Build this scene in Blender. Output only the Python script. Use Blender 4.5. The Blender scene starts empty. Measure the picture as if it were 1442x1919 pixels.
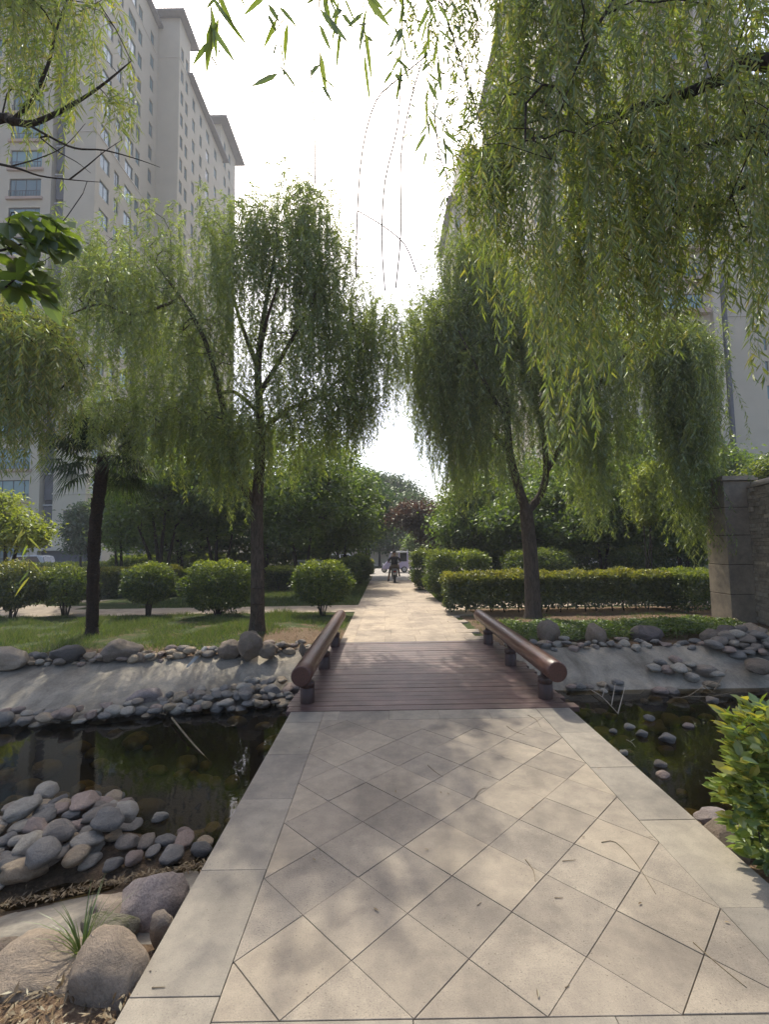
import bpy, bmesh, math
import numpy as np
from mathutils import Vector, Matrix, noise

rng = np.random.default_rng(7)
scene = bpy.context.scene
R = math.radians

# ------------------------------------------------------------------ camera, sky, sun, exposure
F, CX, CY = 875.0, 721.0, 959.5          # focal length and centre in photo pixels
CAM_H = 1.70
PITCH, ROLL = math.atan(63.5 / 875.0), R(0.9)
_f = Vector((0, math.cos(PITCH), math.sin(PITCH)))
_u0 = Vector((0, -math.sin(PITCH), math.cos(PITCH)))
_r0 = Vector((1, 0, 0))
_u = _u0 * math.cos(ROLL) + _r0 * math.sin(ROLL)
_r = _r0 * math.cos(ROLL) - _u0 * math.sin(ROLL)
cam_data = bpy.data.cameras.new('camera')
cam = bpy.data.objects.new('camera', cam_data)
scene.collection.objects.link(cam)
cam.matrix_world = Matrix(((_r.x, _u.x, -_f.x, 0), (_r.y, _u.y, -_f.y, 0), (_r.z, _u.z, -_f.z, CAM_H), (0, 0, 0, 1)))
cam_data.sensor_fit = 'HORIZONTAL'
cam_data.sensor_width = 36.0
cam_data.lens = 36.0 * F / 1442.0
cam_data.clip_start = 0.05
cam_data.clip_end = 3000
scene.camera = cam

SUN_EL, SUN_AZ = R(54), R(-12)
world = bpy.data.worlds.new('World')
scene.world = world
world.use_nodes = True
wn = world.node_tree
sky = wn.nodes.new('ShaderNodeTexSky')
sky.sky_type = 'NISHITA'
sky.sun_disc = False
sky.sun_elevation = SUN_EL
sky.sun_rotation = SUN_AZ
sky.air_density = 0.8
sky.dust_density = 4.0
sky.ozone_density = 1.0
wn.links.new(sky.outputs[0], wn.nodes['Background'].inputs[0])
wn.nodes['Background'].inputs[1].default_value = 0.15

sl = bpy.data.lights.new('sun', 'SUN')
sl.energy = 2.3
sl.angle = R(0.6)
sl.color = (1.0, 0.95, 0.82)
so = bpy.data.objects.new('sun', sl)
scene.collection.objects.link(so)
_sd = Vector((math.sin(SUN_AZ) * math.cos(SUN_EL), math.cos(SUN_AZ) * math.cos(SUN_EL), math.sin(SUN_EL)))
so.rotation_euler = _sd.to_track_quat('Z', 'Y').to_euler()
so.location = (0, 0, 60)

scene.view_settings.view_transform = 'Standard'
scene.view_settings.look = 'None'
scene.view_settings.gamma = 1
scene.view_settings.use_curve_mapping = False
scene.view_settings.exposure = 1.18
cy = scene.cycles
cy.use_denoising = True
cy.max_bounces = 7
cy.diffuse_bounces = 3
cy.glossy_bounces = 3
cy.transmission_bounces = 6
cy.transparent_max_bounces = 12
cy.caustics_reflective = False
cy.caustics_refractive = False

# ------------------------------------------------------------------ pixel helpers
def ray(px, py):
    return _r * ((px - CX) / F) - _u * ((py - CY) / F) + _f
def gpt(px, py, z=0.0):
    d = ray(px, py); t = (z - CAM_H) / d.z
    return Vector((d.x * t, d.y * t, z))
def proj(P):
    P = np.asarray(P, float) - np.array([0, 0, CAM_H])
    z = P @ np.array(_f)
    return CX + F * (P @ np.array(_r)) / z, CY - F * (P @ np.array(_u)) / z
def ypt(px, py, Y):
    d = ray(px, py); t = Y / d.y
    return Vector((d.x * t, Y, CAM_H + d.z * t))

# ------------------------------------------------------------------ object helpers
COL = scene.collection
def tag(o, label=None, cat=None, group=None, kind=None):
    if label: o['label'] = label
    if cat: o['category'] = cat
    if group: o['group'] = group
    if kind: o['kind'] = kind
    return o
def empty(name, loc=(0, 0, 0), rz=0.0, label=None, cat=None, group=None):
    o = bpy.data.objects.new(name, None); COL.objects.link(o)
    o.location = loc; o.rotation_euler = (0, 0, rz); o.empty_display_size = 0.1
    return tag(o, label, cat, group)
def link(name, me, parent=None, loc=(0, 0, 0), rot=(0, 0, 0), scale=(1, 1, 1)):
    o = bpy.data.objects.new(name, me); COL.objects.link(o)
    o.location = loc; o.rotation_euler = rot; o.scale = scale
    if parent: o.parent = parent
    return o
def copy_tree(o, parent=None):
    c = o.copy(); COL.objects.link(c); c.parent = parent
    for ch in list(o.children): copy_tree(ch, c)
    return c

class MB:
    """collects vertices / faces and builds one mesh"""
    def __init__(self): self.v = []; self.f = []; self.m = []
    def add(self, verts, faces, mi=0):
        o = len(self.v); self.v += [tuple(p) for p in verts]
        self.f += [tuple(i + o for i in f) for f in faces]; self.m += [mi] * len(faces)
    def box(self, a, b, mi=0, M=None):
        (x0, y0, z0), (x1, y1, z1) = a, b
        vs = [(x0,y0,z0),(x1,y0,z0),(x1,y1,z0),(x0,y1,z0),(x0,y0,z1),(x1,y0,z1),(x1,y1,z1),(x0,y1,z1)]
        if M is not None: vs = [M @ Vector(p) for p in vs]
        self.add(vs, [(0,3,2,1),(4,5,6,7),(0,1,5,4),(1,2,6,5),(2,3,7,6),(3,0,4,7)], mi)
    def prism(self, poly, z0, z1, mi=0, tops=None):
        n = len(poly)
        vs = [(p[0], p[1], z0) for p in poly] + [(p[0], p[1], (z1 if tops is None else tops[i])) for i, p in enumerate(poly)]
        self.add(vs, [tuple(range(n, 2 * n)), tuple(range(n - 1, -1, -1))] + [(i, (i + 1) % n, n + (i + 1) % n, n + i) for i in range(n)], mi)
    def tube(self, pts, rad, n=8, mi=0, cap=True):
        pts = [Vector(p) for p in pts]; o = len(self.v); k = len(pts)
        if not hasattr(rad, '__len__'): rad = [rad] * k
        ref = Vector((0.31, 0.2, 0.93))
        for i, p in enumerate(pts):
            t = (pts[min(i + 1, k - 1)] - pts[max(i - 1, 0)]).normalized()
            if abs(t.dot(ref)) > 0.95: ref = Vector((0.9, 0.4, 0.1))
            a = t.cross(ref).normalized(); b = t.cross(a).normalized()
            for j in range(n):
                th = 2 * math.pi * j / n
                self.v.append(tuple(p + (a * math.cos(th) + b * math.sin(th)) * rad[i]))
        for i in range(k - 1):
            for j in range(n):
                self.f.append((o + i*n + j, o + (i+1)*n + j, o + (i+1)*n + (j+1) % n, o + i*n + (j+1) % n)); self.m.append(mi)
        if cap:
            self.f.append(tuple(o + j for j in range(n))); self.m.append(mi)
            self.f.append(tuple(o + (k-1)*n + j for j in range(n - 1, -1, -1))); self.m.append(mi)
    def lathe(self, prof, c=(0, 0, 0), n=16, mi=0, axis='z'):
        o = len(self.v); k = len(prof)
        for r_, h in prof:
            for j in range(n):
                th = 2 * math.pi * j / n; a, b = r_ * math.cos(th), r_ * math.sin(th)
                p = (a, b, h) if axis == 'z' else ((h, a, b) if axis == 'x' else (a, h, b))
                self.v.append((p[0] + c[0], p[1] + c[1], p[2] + c[2]))
        for i in range(k - 1):
            for j in range(n):
                self.f.append((o + i*n + j, o + i*n + (j+1) % n, o + (i+1)*n + (j+1) % n, o + (i+1)*n + j)); self.m.append(mi)
        self.f.append(tuple(o + j for j in range(n - 1, -1, -1))); self.m.append(mi)
        self.f.append(tuple(o + (k-1)*n + j for j in range(n))); self.m.append(mi)
    def mesh(self, name, mats, smooth=False):
        me = bpy.data.meshes.new(name); me.from_pydata(self.v, [], self.f)
        if not isinstance(mats, (list, tuple)): mats = [mats]
        for m in mats: me.materials.append(m)
        me.polygons.foreach_set('material_index', self.m)
        if smooth: me.polygons.foreach_set('use_smooth', [True] * len(self.f))
        bm = bmesh.new(); bm.from_mesh(me); bmesh.ops.recalc_face_normals(bm, faces=bm.faces); bm.to_mesh(me); bm.free()
        return me
    def build(self, name, mats, parent=None, smooth=False, **kw):
        return link(name, self.mesh(name, mats, smooth), parent, **kw)

def bevel_mesh(me, w=0.004, seg=1):
    bm = bmesh.new(); bm.from_mesh(me)
    bmesh.ops.bevel(bm, geom=bm.edges[:], offset=w, segments=seg, affect='EDGES', profile=0.6)
    bm.to_mesh(me); bm.free(); return me

def quads_mesh(name, V, mat, rnd=None, smooth=False):
    """V: (N,4,3) array of quads -> mesh, with a random value per face"""
    N = len(V); me = bpy.data.meshes.new(name)
    me.vertices.add(N * 4); me.loops.add(N * 4); me.polygons.add(N)
    me.vertices.foreach_set('co', V.reshape(-1).astype(np.float32))
    me.loops.foreach_set('vertex_index', np.arange(N * 4, dtype=np.int32))
    me.polygons.foreach_set('loop_start', np.arange(0, N * 4, 4, dtype=np.int32))
    if smooth: me.polygons.foreach_set('use_smooth', np.ones(N, dtype=bool))
    at = me.attributes.new('rnd', 'FLOAT', 'FACE')
    at.data.foreach_set('value', (rng.random(N) if rnd is None else rnd).astype(np.float32))
    me.update(calc_edges=True); me.materials.append(mat)
    return me

# ------------------------------------------------------------------ materials
def new_mat(name):
    m = bpy.data.materials.new(name); m.use_nodes = True
    nt = m.node_tree; nt.nodes.clear()
    out = nt.nodes.new('ShaderNodeOutputMaterial')
    return m, nt, out
def N(nt, t, **kw):
    n = nt.nodes.new(t)
    for k, v in kw.items():
        if k.startswith('i_'): n.inputs[int(k[2:])].default_value = v
        else: setattr(n, k, v)
    return n
def ramp(nt, stops, interp='LINEAR'):
    r = nt.nodes.new('ShaderNodeValToRGB'); cr = r.color_ramp; cr.interpolation = interp
    while len(cr.elements) > 1: cr.elements.remove(cr.elements[-1])
    cr.elements[0].position = stops[0][0]; cr.elements[0].color = (*stops[0][1], 1)
    for p, c in stops[1:]:
        e = cr.elements.new(p); e.color = (*c, 1)
    return r
def coords(nt, kind='Object', scale=(1, 1, 1)):
    tc = nt.nodes.new('ShaderNodeTexCoord'); mp = nt.nodes.new('ShaderNodeMapping')
    mp.inputs['Scale'].default_value = scale
    if kind == 'World':
        g = nt.nodes.new('ShaderNodeNewGeometry'); nt.links.new(g.outputs['Position'], mp.inputs[0])
    else: nt.links.new(tc.outputs[kind], mp.inputs[0])
    return mp.outputs[0]
def noise_tex(nt, vec, scale, detail=4, rough=0.55, dist=0.0):
    n = nt.nodes.new('ShaderNodeTexNoise'); n.inputs['Scale'].default_value = scale
    n.inputs['Detail'].default_value = detail; n.inputs['Roughness'].default_value = rough
    n.inputs['Distortion'].default_value = dist
    nt.links.new(vec, n.inputs['Vector']); return n.outputs['Fac']
def mixc(nt, fac, a, b, mode='MIX'):
    m = nt.nodes.new('ShaderNodeMix'); m.data_type = 'RGBA'; m.blend_type = mode
    for s, v in ((m.inputs['Factor'], fac), (m.inputs['A'], a), (m.inputs['B'], b)):
        if hasattr(v, 'node'): nt.links.new(v, s)
        elif isinstance(v, (int, float)): s.default_value = v
        else: s.default_value = (*v, 1)
    return m.outputs['Result']
def math_n(nt, op, a, b=0.0):
    m = nt.nodes.new('ShaderNodeMath'); m.operation = op
    for i, v in enumerate((a, b)):
        if hasattr(v, 'node'): nt.links.new(v, m.inputs[i])
        else: m.inputs[i].default_value = v
    return m.outputs[0]
def bump(nt, h, strength=0.3, dist=0.01):
    b = nt.nodes.new('ShaderNodeBump'); b.inputs['Strength'].default_value = strength
    b.inputs['Distance'].default_value = dist; nt.links.new(h, b.inputs['Height']); return b.outputs[0]
def finish(nt, out, col, rough=0.8, normal=None, spec=0.5, metal=0.0, coat=0.0):
    p = nt.nodes.new('ShaderNodeBsdfPrincipled')
    if hasattr(col, 'node'): nt.links.new(col, p.inputs['Base Color'])
    else: p.inputs['Base Color'].default_value = (*col, 1)
    if hasattr(rough, 'node'): nt.links.new(rough, p.inputs['Roughness'])
    else: p.inputs['Roughness'].default_value = rough
    p.inputs['Specular IOR Level'].default_value = spec
    p.inputs['Metallic'].default_value = metal
    p.inputs['Coat Weight'].default_value = coat
    if normal is not None: nt.links.new(normal, p.inputs['Normal'])
    nt.links.new(p.outputs[0], out.inputs[0]); return p

def m_plain(name, col, rough=0.6, spec=0.5, metal=0.0, var=0.15, scale=12, bmp=0.0, coat=0.0):
    m, nt, out = new_mat(name)
    v = coords(nt, 'Object')
    n = noise_tex(nt, v, scale, 5)
    lo = tuple(c * (1 - var) for c in col); hi = tuple(min(1, c * (1 + var)) for c in col)
    rp = ramp(nt, [(0.3, lo), (0.7, hi)]); nt.links.new(n, rp.inputs[0])
    finish(nt, out, rp.outputs[0], rough, bump(nt, n, bmp, 0.01) if bmp else None, spec, metal, coat)
    return m

def m_leaf(name, cols, trans, gloss=0.06, tw=0.42, rough=0.45):
    """leaf: diffuse + translucent + a little gloss; colour picked by a value per leaf"""
    m, nt, out = new_mat(name)
    a = nt.nodes.new('ShaderNodeAttribute'); a.attribute_name = 'rnd'
    n = len(cols)
    r1 = ramp(nt, [(i / max(1, n - 1), c) for i, c in enumerate(cols)])
    r2 = ramp(nt, [(i / max(1, len(trans) - 1), c) for i, c in enumerate(trans)])
    nt.links.new(a.outputs['Fac'], r1.inputs[0]); nt.links.new(a.outputs['Fac'], r2.inputs[0])
    d = N(nt, 'ShaderNodeBsdfDiffuse'); t = N(nt, 'ShaderNodeBsdfTranslucent'); g = N(nt, 'ShaderNodeBsdfGlossy')
    g.inputs['Roughness'].default_value = rough
    g.inputs['Color'].default_value = (0.9, 0.95, 0.85, 1)
    nt.links.new(r1.outputs[0], d.inputs[0]); nt.links.new(r2.outputs[0], t.inputs[0])
    m1 = N(nt, 'ShaderNodeMixShader'); m1.inputs[0].default_value = tw
    nt.links.new(d.outputs[0], m1.inputs[1]); nt.links.new(t.outputs[0], m1.inputs[2])
    m2 = N(nt, 'ShaderNodeMixShader'); m2.inputs[0].default_value = gloss
    nt.links.new(m1.outputs[0], m2.inputs[1]); nt.links.new(g.outputs[0], m2.inputs[2])
    nt.links.new(m2.outputs[0], out.inputs[0])
    return m

def m_granite(name, base, dark, light, warm):
    """flamed granite paving: speckle, stains, per-slab tone"""
    m, nt, out = new_mat(name)
    v = coords(nt, 'World')
    oi = nt.nodes.new('ShaderNodeObjectInfo')
    sp = noise_tex(nt, v, 150, 4, 0.8)
    big = noise_tex(nt, v, 1.7, 5, 0.6, 0.4)
    mid = noise_tex(nt, v, 9, 6, 0.65)
    rp = ramp(nt, [(0.30, dark), (0.47, base), (0.60, base), (0.72, light)]); nt.links.new(sp, rp.inputs[0])
    c = mixc(nt, math_n(nt, 'MULTIPLY', oi.outputs['Random'], 0.55), rp.outputs[0], warm)
    st = ramp(nt, [(0.34, (0.58, 0.58, 0.60)), (0.56, (1.0, 1.0, 1.0))]); nt.links.new(big, st.inputs[0])
    c = mixc(nt, 0.75, c, st.outputs[0], 'MULTIPLY')
    st2 = ramp(nt, [(0.40, (0.80, 0.79, 0.78)), (0.6, (1.05, 1.04, 1.0))]); nt.links.new(mid, st2.inputs[0])
    c = mixc(nt, 0.7, c, st2.outputs[0], 'MULTIPLY')
    tn = ramp(nt, [(0.0, (0.84, 0.84, 0.85)), (0.5, (1.0, 1.0, 1.0)), (1.0, (1.12, 1.11, 1.08))]); nt.links.new(math_n(nt, 'FRACT', math_n(nt, 'MULTIPLY', oi.outputs['Random'], 7.31)), tn.inputs[0])
    c = mixc(nt, 1.0, c, tn.outputs[0], 'MULTIPLY')
    # small dark pits
    vo = nt.nodes.new('ShaderNodeTexVoronoi'); vo.inputs['Scale'].default_value = 34; nt.links.new(v, vo.inputs['Vector'])
    pit = ramp(nt, [(0.07, (0.35, 0.33, 0.31)), (0.13, (1, 1, 1))]); nt.links.new(vo.outputs['Distance'], pit.inputs[0])
    pm = ramp(nt, [(0.42, (0, 0, 0)), (0.58, (1, 1, 1))]); nt.links.new(noise_tex(nt, v, 2.6, 3), pm.inputs[0])
    c = mixc(nt, math_n(nt, 'MULTIPLY', pm.outputs[0], 0.8), c, mixc(nt, 1.0, c, pit.outputs[0], 'MULTIPLY'))
    h = math_n(nt, 'ADD', sp, mid)
    finish(nt, out, c, 0.78, bump(nt, h, 0.35, 0.004), 0.35)
    return m

def m_stone(name, cols, mossy=0.0, spk=0.25):
    m, nt, out = new_mat(name)
    v = coords(nt, 'Object')
    oi = nt.nodes.new('ShaderNodeObjectInfo')
    rp = ramp(nt, [(i / max(1, len(cols) - 1), c) for i, c in enumerate(cols)]); nt.links.new(oi.outputs['Random'], rp.inputs[0])
    ad = nt.nodes.new('ShaderNodeVectorMath'); ad.operation = 'ADD'; nt.links.new(v, ad.inputs[0])
    sc_ = nt.nodes.new('ShaderNodeVectorMath'); sc_.operation = 'SCALE'; sc_.inputs['Scale'].default_value = 37.0
    cmb = nt.nodes.new('ShaderNodeCombineXYZ')
    for i in range(3): nt.links.new(oi.outputs['Random'], cmb.inputs[i])
    nt.links.new(cmb.outputs[0], sc_.inputs[0]); nt.links.new(sc_.outputs[0], ad.inputs[1])
    vv = ad.outputs[0]
    n1 = noise_tex(nt, vv, 1.9, 8, 0.68, 0.9); n2 = noise_tex(nt, vv, 14, 6, 0.75)
    t1 = ramp(nt, [(0.3, (0.68, 0.67, 0.66)), (0.55, (1, 1, 1)), (0.75, (1.22, 1.18, 1.1))]); nt.links.new(n1, t1.inputs[0])
    c = mixc(nt, 0.8, rp.outputs[0], t1.outputs[0], 'MULTIPLY')
    t2 = ramp(nt, [(0.35, (0.6, 0.58, 0.56)), (0.5, (1, 1, 1)), (0.66, (1.25, 1.25, 1.22))]); nt.links.new(n2, t2.inputs[0])
    c = mixc(nt, spk * 2, c, t2.outputs[0], 'MULTIPLY')
    if mossy:
        ms = ramp(nt, [(0.5, (0, 0, 0)), (0.62, (1, 1, 1))]); nt.links.new(noise_tex(nt, vv, 3.5, 5), ms.inputs[0])
        c = mixc(nt, math_n(nt, 'MULTIPLY', ms.outputs[0], mossy), c, (0.09, 0.10, 0.03))
    finish(nt, out, c, 0.72, bump(nt, math_n(nt, 'ADD', n1, math_n(nt, 'MULTIPLY', n2, 0.5)), 0.75, 0.05), 0.3)
    return m

def m_bark(name, a, b, vs=(9, 9, 2.2)):
    m, nt, out = new_mat(name)
    v = coords(nt, 'Object', vs)
    n = noise_tex(nt, v, 3.0, 8, 0.7, 0.8)
    rp = ramp(nt, [(0.32, a), (0.66, b)]); nt.links.new(n, rp.inputs[0])
    finish(nt, out, rp.outputs[0], 0.92, bump(nt, n, 0.9, 0.04), 0.2)
    return m

M = {}
M['tile'] = m_granite('granite_paving', (0.296, 0.253, 0.200), (0.090, 0.077, 0.064), (0.50, 0.44, 0.355), (0.305, 0.253, 0.190))
M['band'] = m_granite('granite_border', (0.285, 0.25, 0.203), (0.125, 0.108, 0.085), (0.43, 0.38, 0.305), (0.275, 0.243, 0.192))
M['path'] = m_granite('path_paving', (0.42, 0.34, 0.255), (0.28, 0.225, 0.17), (0.53, 0.445, 0.345), (0.43, 0.345, 0.255))
M['joint'] = m_plain('joint_grout', (0.07, 0.05, 0.035), 0.95, 0.1, var=0.5, scale=30)
M['stone_base'] = m_plain('retaining_stone', (0.13, 0.12, 0.105), 0.9, 0.2, var=0.35, scale=5, bmp=0.4)
COBS = {'slate-grey': [(0.20, 0.185, 0.165), (0.25, 0.23, 0.205)], 'pale grey': [(0.34, 0.305, 0.25), (0.40, 0.355, 0.29)], 'pinkish': [(0.30, 0.23, 0.19), (0.36, 0.27, 0.22)],
        'tan': [(0.37, 0.29, 0.20), (0.42, 0.325, 0.22)], 'brown-grey': [(0.24, 0.20, 0.16), (0.29, 0.245, 0.20)]}
for k_, v_ in COBS.items(): M['cob ' + k_] = m_stone(k_.replace('-', '_').replace(' ', '_') + '_cobble', v_)
M['cobble'] = m_stone('river_cobble', [(0.25, 0.225, 0.215), (0.21, 0.20, 0.195), (0.30, 0.255, 0.215), (0.23, 0.21, 0.22), (0.33, 0.285, 0.235), (0.20, 0.19, 0.185)])
M['wetstone'] = m_stone('submerged_cobble', [(0.17, 0.14, 0.06), (0.24, 0.16, 0.07), (0.22, 0.19, 0.06), (0.15, 0.13, 0.08)], 0.4)
M['tan'] = m_stone('tan_boulder', [(0.33, 0.255, 0.18), (0.36, 0.29, 0.22), (0.29, 0.225, 0.165)])
M['brown'] = m_stone('brown_boulder', [(0.20, 0.155, 0.115), (0.23, 0.175, 0.13), (0.18, 0.145, 0.115)], 0.15)
M['darkst'] = m_stone('dark_boulder', [(0.10, 0.088, 0.08), (0.13, 0.105, 0.098), (0.115, 0.10, 0.085)], 0.1)
M['purple'] = m_stone('purplish_boulder', [(0.32, 0.265, 0.235), (0.28, 0.232, 0.212)], 0, 0.35)
M['mossy'] = m_stone('mossy_boulder', [(0.25, 0.22, 0.15)], 0.7)
def m_deck():
    m, nt, out = new_mat('painted_deck_wood')
    v = coords(nt, 'World', (1.1, 22, 22)); oi = nt.nodes.new('ShaderNodeObjectInfo')
    v2 = coords(nt, 'World')
    n = noise_tex(nt, v, 2.2, 8, 0.75, 0.5); n2 = noise_tex(nt, v2, 3.0, 5)
    rp = ramp(nt, [(0.30, (0.03, 0.016, 0.015)), (0.45, (0.075, 0.038, 0.029)), (0.57, (0.12, 0.07, 0.056)), (0.70, (0.27, 0.215, 0.185))]); nt.links.new(n, rp.inputs[0])
    c = mixc(nt, math_n(nt, 'MULTIPLY', oi.outputs['Random'], 0.5), rp.outputs[0], (0.06, 0.032, 0.034))
    w = ramp(nt, [(0.36, (0.62, 0.6, 0.6)), (0.66, (1.35, 1.32, 1.32))]); nt.links.new(n2, w.inputs[0])
    c = mixc(nt, 0.9, c, w.outputs[0], 'MULTIPLY')
    finish(nt, out, c, 0.5, bump(nt, n, 0.5, 0.006), 0.45); return m
M['deck'] = m_deck()
def m_varnish(name, a, b, rough=0.32, sc=(3, 1.0, 3)):
    m, nt, out = new_mat(name)
    v = coords(nt, 'Object', sc); n = noise_tex(nt, v, 5.0, 8, 0.7, 0.6)
    rp = ramp(nt, [(0.3, a), (0.7, b)]); nt.links.new(n, rp.inputs[0])
    rr = ramp(nt, [(0.3, (rough * 0.8,) * 3), (0.7, (min(1, rough * 1.6),) * 3)]); nt.links.new(n, rr.inputs[0])
    finish(nt, out, rp.outputs[0], rr.outputs[0], bump(nt, n, 0.3, 0.008), 0.5); return m
M['log'] = m_varnish('varnished_log', (0.028, 0.010, 0.007), (0.115, 0.046, 0.032), 0.36, (16, 0.7, 16))
M['post'] = m_varnish('dark_stained_post', (0.018, 0.008, 0.006), (0.06, 0.024, 0.018), 0.42, (6, 6, 2))
M['conc'] = None
def m_conc():
    m, nt, out = new_mat('bank_concrete')
    v = coords(nt, 'World'); n = noise_tex(nt, v, 1.8, 7, 0.65, 0.5); n2 = noise_tex(nt, v, 40, 4, 0.7)
    rp = ramp(nt, [(0.32, (0.17, 0.155, 0.13)), (0.50, (0.255, 0.235, 0.20)), (0.68, (0.35, 0.31, 0.25))]); nt.links.new(n, rp.inputs[0])
    t = ramp(nt, [(0.3, (0.82, 0.82, 0.82)), (0.7, (1.12, 1.1, 1.08))]); nt.links.new(n2, t.inputs[0])
    c = mixc(nt, 1.0, rp.outputs[0], t.outputs[0], 'MULTIPLY')
    sv = coords(nt, 'World', (1.2, 0.7, 0.7)); s3 = ramp(nt, [(0.36, (0.62, 0.58, 0.52)), (0.56, (1.1, 1.07, 1.0))]); nt.links.new(noise_tex(nt, sv, 1.6, 7, 0.7, 1.2), s3.inputs[0])
    c = mixc(nt, 0.8, c, s3.outputs[0], 'MULTIPLY')
    finish(nt, out, c, 0.85, bump(nt, math_n(nt, 'ADD', n, math_n(nt, 'MULTIPLY', n2, 0.2)), 0.5, 0.02), 0.3); return m
M['conc'] = m_conc()
def m_ground():
    m, nt, out = new_mat('ground_soil_and_turf')
    v = coords(nt, 'World'); n = noise_tex(nt, v, 2.2, 7, 0.7, 0.5); n2 = noise_tex(nt, v, 30, 5, 0.75)
    soil = ramp(nt, [(0.3, (0.075, 0.05, 0.033)), (0.5, (0.15, 0.10, 0.062)), (0.68, (0.25, 0.175, 0.11))]); nt.links.new(n2, soil.inputs[0])
    turf = ramp(nt, [(0.3, (0.03, 0.042, 0.014)), (0.6, (0.065, 0.085, 0.026)), (0.75, (0.10, 0.10, 0.04))]); nt.links.new(n2, turf.inputs[0])
    a = nt.nodes.new('ShaderNodeAttribute'); a.attribute_name = 'turf'
    f = math_n(nt, 'ADD', a.outputs['Fac'], math_n(nt, 'MULTIPLY', math_n(nt, 'SUBTRACT', n, 0.5), 1.2))
    fr = ramp(nt, [(0.42, (0, 0, 0)), (0.58, (1, 1, 1))]); nt.links.new(f, fr.inputs[0])
    c = mixc(nt, fr.outputs[0], soil.outputs[0], turf.outputs[0])
    b = nt.nodes.new('ShaderNodeAttribute'); b.attribute_name = 'bed'
    c = mixc(nt, b.outputs['Fac'], c, (0.045, 0.036, 0.02))
    finish(nt, out, c, 0.95, bump(nt, n2, 0.8, 0.03), 0.15); return m
M['ground'] = m_ground()
def m_water():
    m, nt, out = new_mat('pond_water')
    v = coords(nt, 'World'); n = noise_tex(nt, v, 7, 3, 0.5)
    bp = bump(nt, n, 0.035, 0.02)
    tr = N(nt, 'ShaderNodeBsdfTransparent'); tr.inputs[0].default_value = (0.52, 0.46, 0.28, 1)
    gl = N(nt, 'ShaderNodeBsdfGlossy'); gl.inputs['Roughness'].default_value = 0.012; gl.inputs[0].default_value = (1, 1, 1, 1)
    fr = N(nt, 'ShaderNodeFresnel'); fr.inputs[0].default_value = 1.33
    nt.links.new(bp, gl.inputs['Normal']); nt.links.new(bp, fr.inputs['Normal'])
    mx = N(nt, 'ShaderNodeMixShader')
    nt.links.new(fr.outputs[0], mx.inputs[0]); nt.links.new(tr.outputs[0], mx.inputs[1]); nt.links.new(gl.outputs[0], mx.inputs[2])
    nt.links.new(mx.outputs[0], out.inputs[0]); return m
M['water'] = m_water()
M['bark'] = m_bark('willow_bark', (0.035, 0.027, 0.02), (0.13, 0.10, 0.075))
M['bark_dark'] = m_bark('dark_bark', (0.018, 0.014, 0.011), (0.07, 0.055, 0.042))
M['palm_bark'] = m_bark('palm_bark', (0.012, 0.008, 0.006), (0.055, 0.035, 0.024), (8, 8, 12))
M['twig'] = m_plain('twig_bark', (0.10, 0.085, 0.045), 0.8, 0.2, var=0.3, scale=20)
M['willow'] = m_leaf('willow_leaf', [(0.075, 0.11, 0.024), (0.11, 0.15, 0.032), (0.15, 0.19, 0.042), (0.21, 0.23, 0.055)],
                     [(0.20, 0.28, 0.03), (0.30, 0.39, 0.04), (0.42, 0.48, 0.055)], 0.10, 0.5)
M['willow_near'] = m_leaf('near_willow_leaf', [(0.08, 0.115, 0.022), (0.105, 0.145, 0.028), (0.135, 0.175, 0.036), (0.165, 0.185, 0.042), (0.25, 0.21, 0.05)],
                     [(0.18, 0.26, 0.022), (0.27, 0.36, 0.03), (0.36, 0.43, 0.036), (0.48, 0.43, 0.05)], 0.09, 0.48)
M['broad'] = m_leaf('broad_leaf', [(0.035, 0.06, 0.014), (0.06, 0.095, 0.022), (0.10, 0.14, 0.03)], [(0.11, 0.19, 0.02), (0.24, 0.34, 0.03)], 0.06, 0.46)
M['broad_far'] = m_leaf('far_leaf', [(0.03, 0.058, 0.024), (0.045, 0.078, 0.034), (0.065, 0.10, 0.042)], [(0.05, 0.10, 0.025), (0.10, 0.17, 0.04)], 0.06)
M['yellow'] = m_leaf('yellow_green_leaf', [(0.10, 0.14, 0.02), (0.16, 0.20, 0.025), (0.22, 0.24, 0.03)], [(0.28, 0.36, 0.03), (0.42, 0.46, 0.04)], 0.05, 0.5)
M['plum'] = m_leaf('plum_leaf', [(0.03, 0.016, 0.014), (0.05, 0.024, 0.018), (0.075, 0.045, 0.025)], [(0.08, 0.03, 0.02), (0.13, 0.06, 0.03)], 0.06)
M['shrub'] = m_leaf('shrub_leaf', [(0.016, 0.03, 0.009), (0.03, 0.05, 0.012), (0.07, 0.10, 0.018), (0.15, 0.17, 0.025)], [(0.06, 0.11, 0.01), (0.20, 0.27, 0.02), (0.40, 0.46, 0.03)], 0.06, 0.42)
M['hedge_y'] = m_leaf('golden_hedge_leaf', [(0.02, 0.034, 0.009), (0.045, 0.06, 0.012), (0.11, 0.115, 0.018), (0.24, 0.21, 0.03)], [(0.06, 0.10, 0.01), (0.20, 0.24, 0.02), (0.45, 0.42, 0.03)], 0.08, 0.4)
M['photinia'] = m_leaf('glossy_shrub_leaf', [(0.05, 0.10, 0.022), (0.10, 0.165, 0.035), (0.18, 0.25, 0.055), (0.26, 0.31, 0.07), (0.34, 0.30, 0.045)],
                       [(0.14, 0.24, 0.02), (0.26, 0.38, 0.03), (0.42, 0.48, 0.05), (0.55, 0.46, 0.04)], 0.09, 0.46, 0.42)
M['mulberry'] = m_leaf('mulberry_leaf', [(0.045, 0.075, 0.014), (0.065, 0.10, 0.018), (0.10, 0.14, 0.024)], [(0.14, 0.22, 0.018), (0.24, 0.33, 0.025)], 0.08, 0.5)
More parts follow.
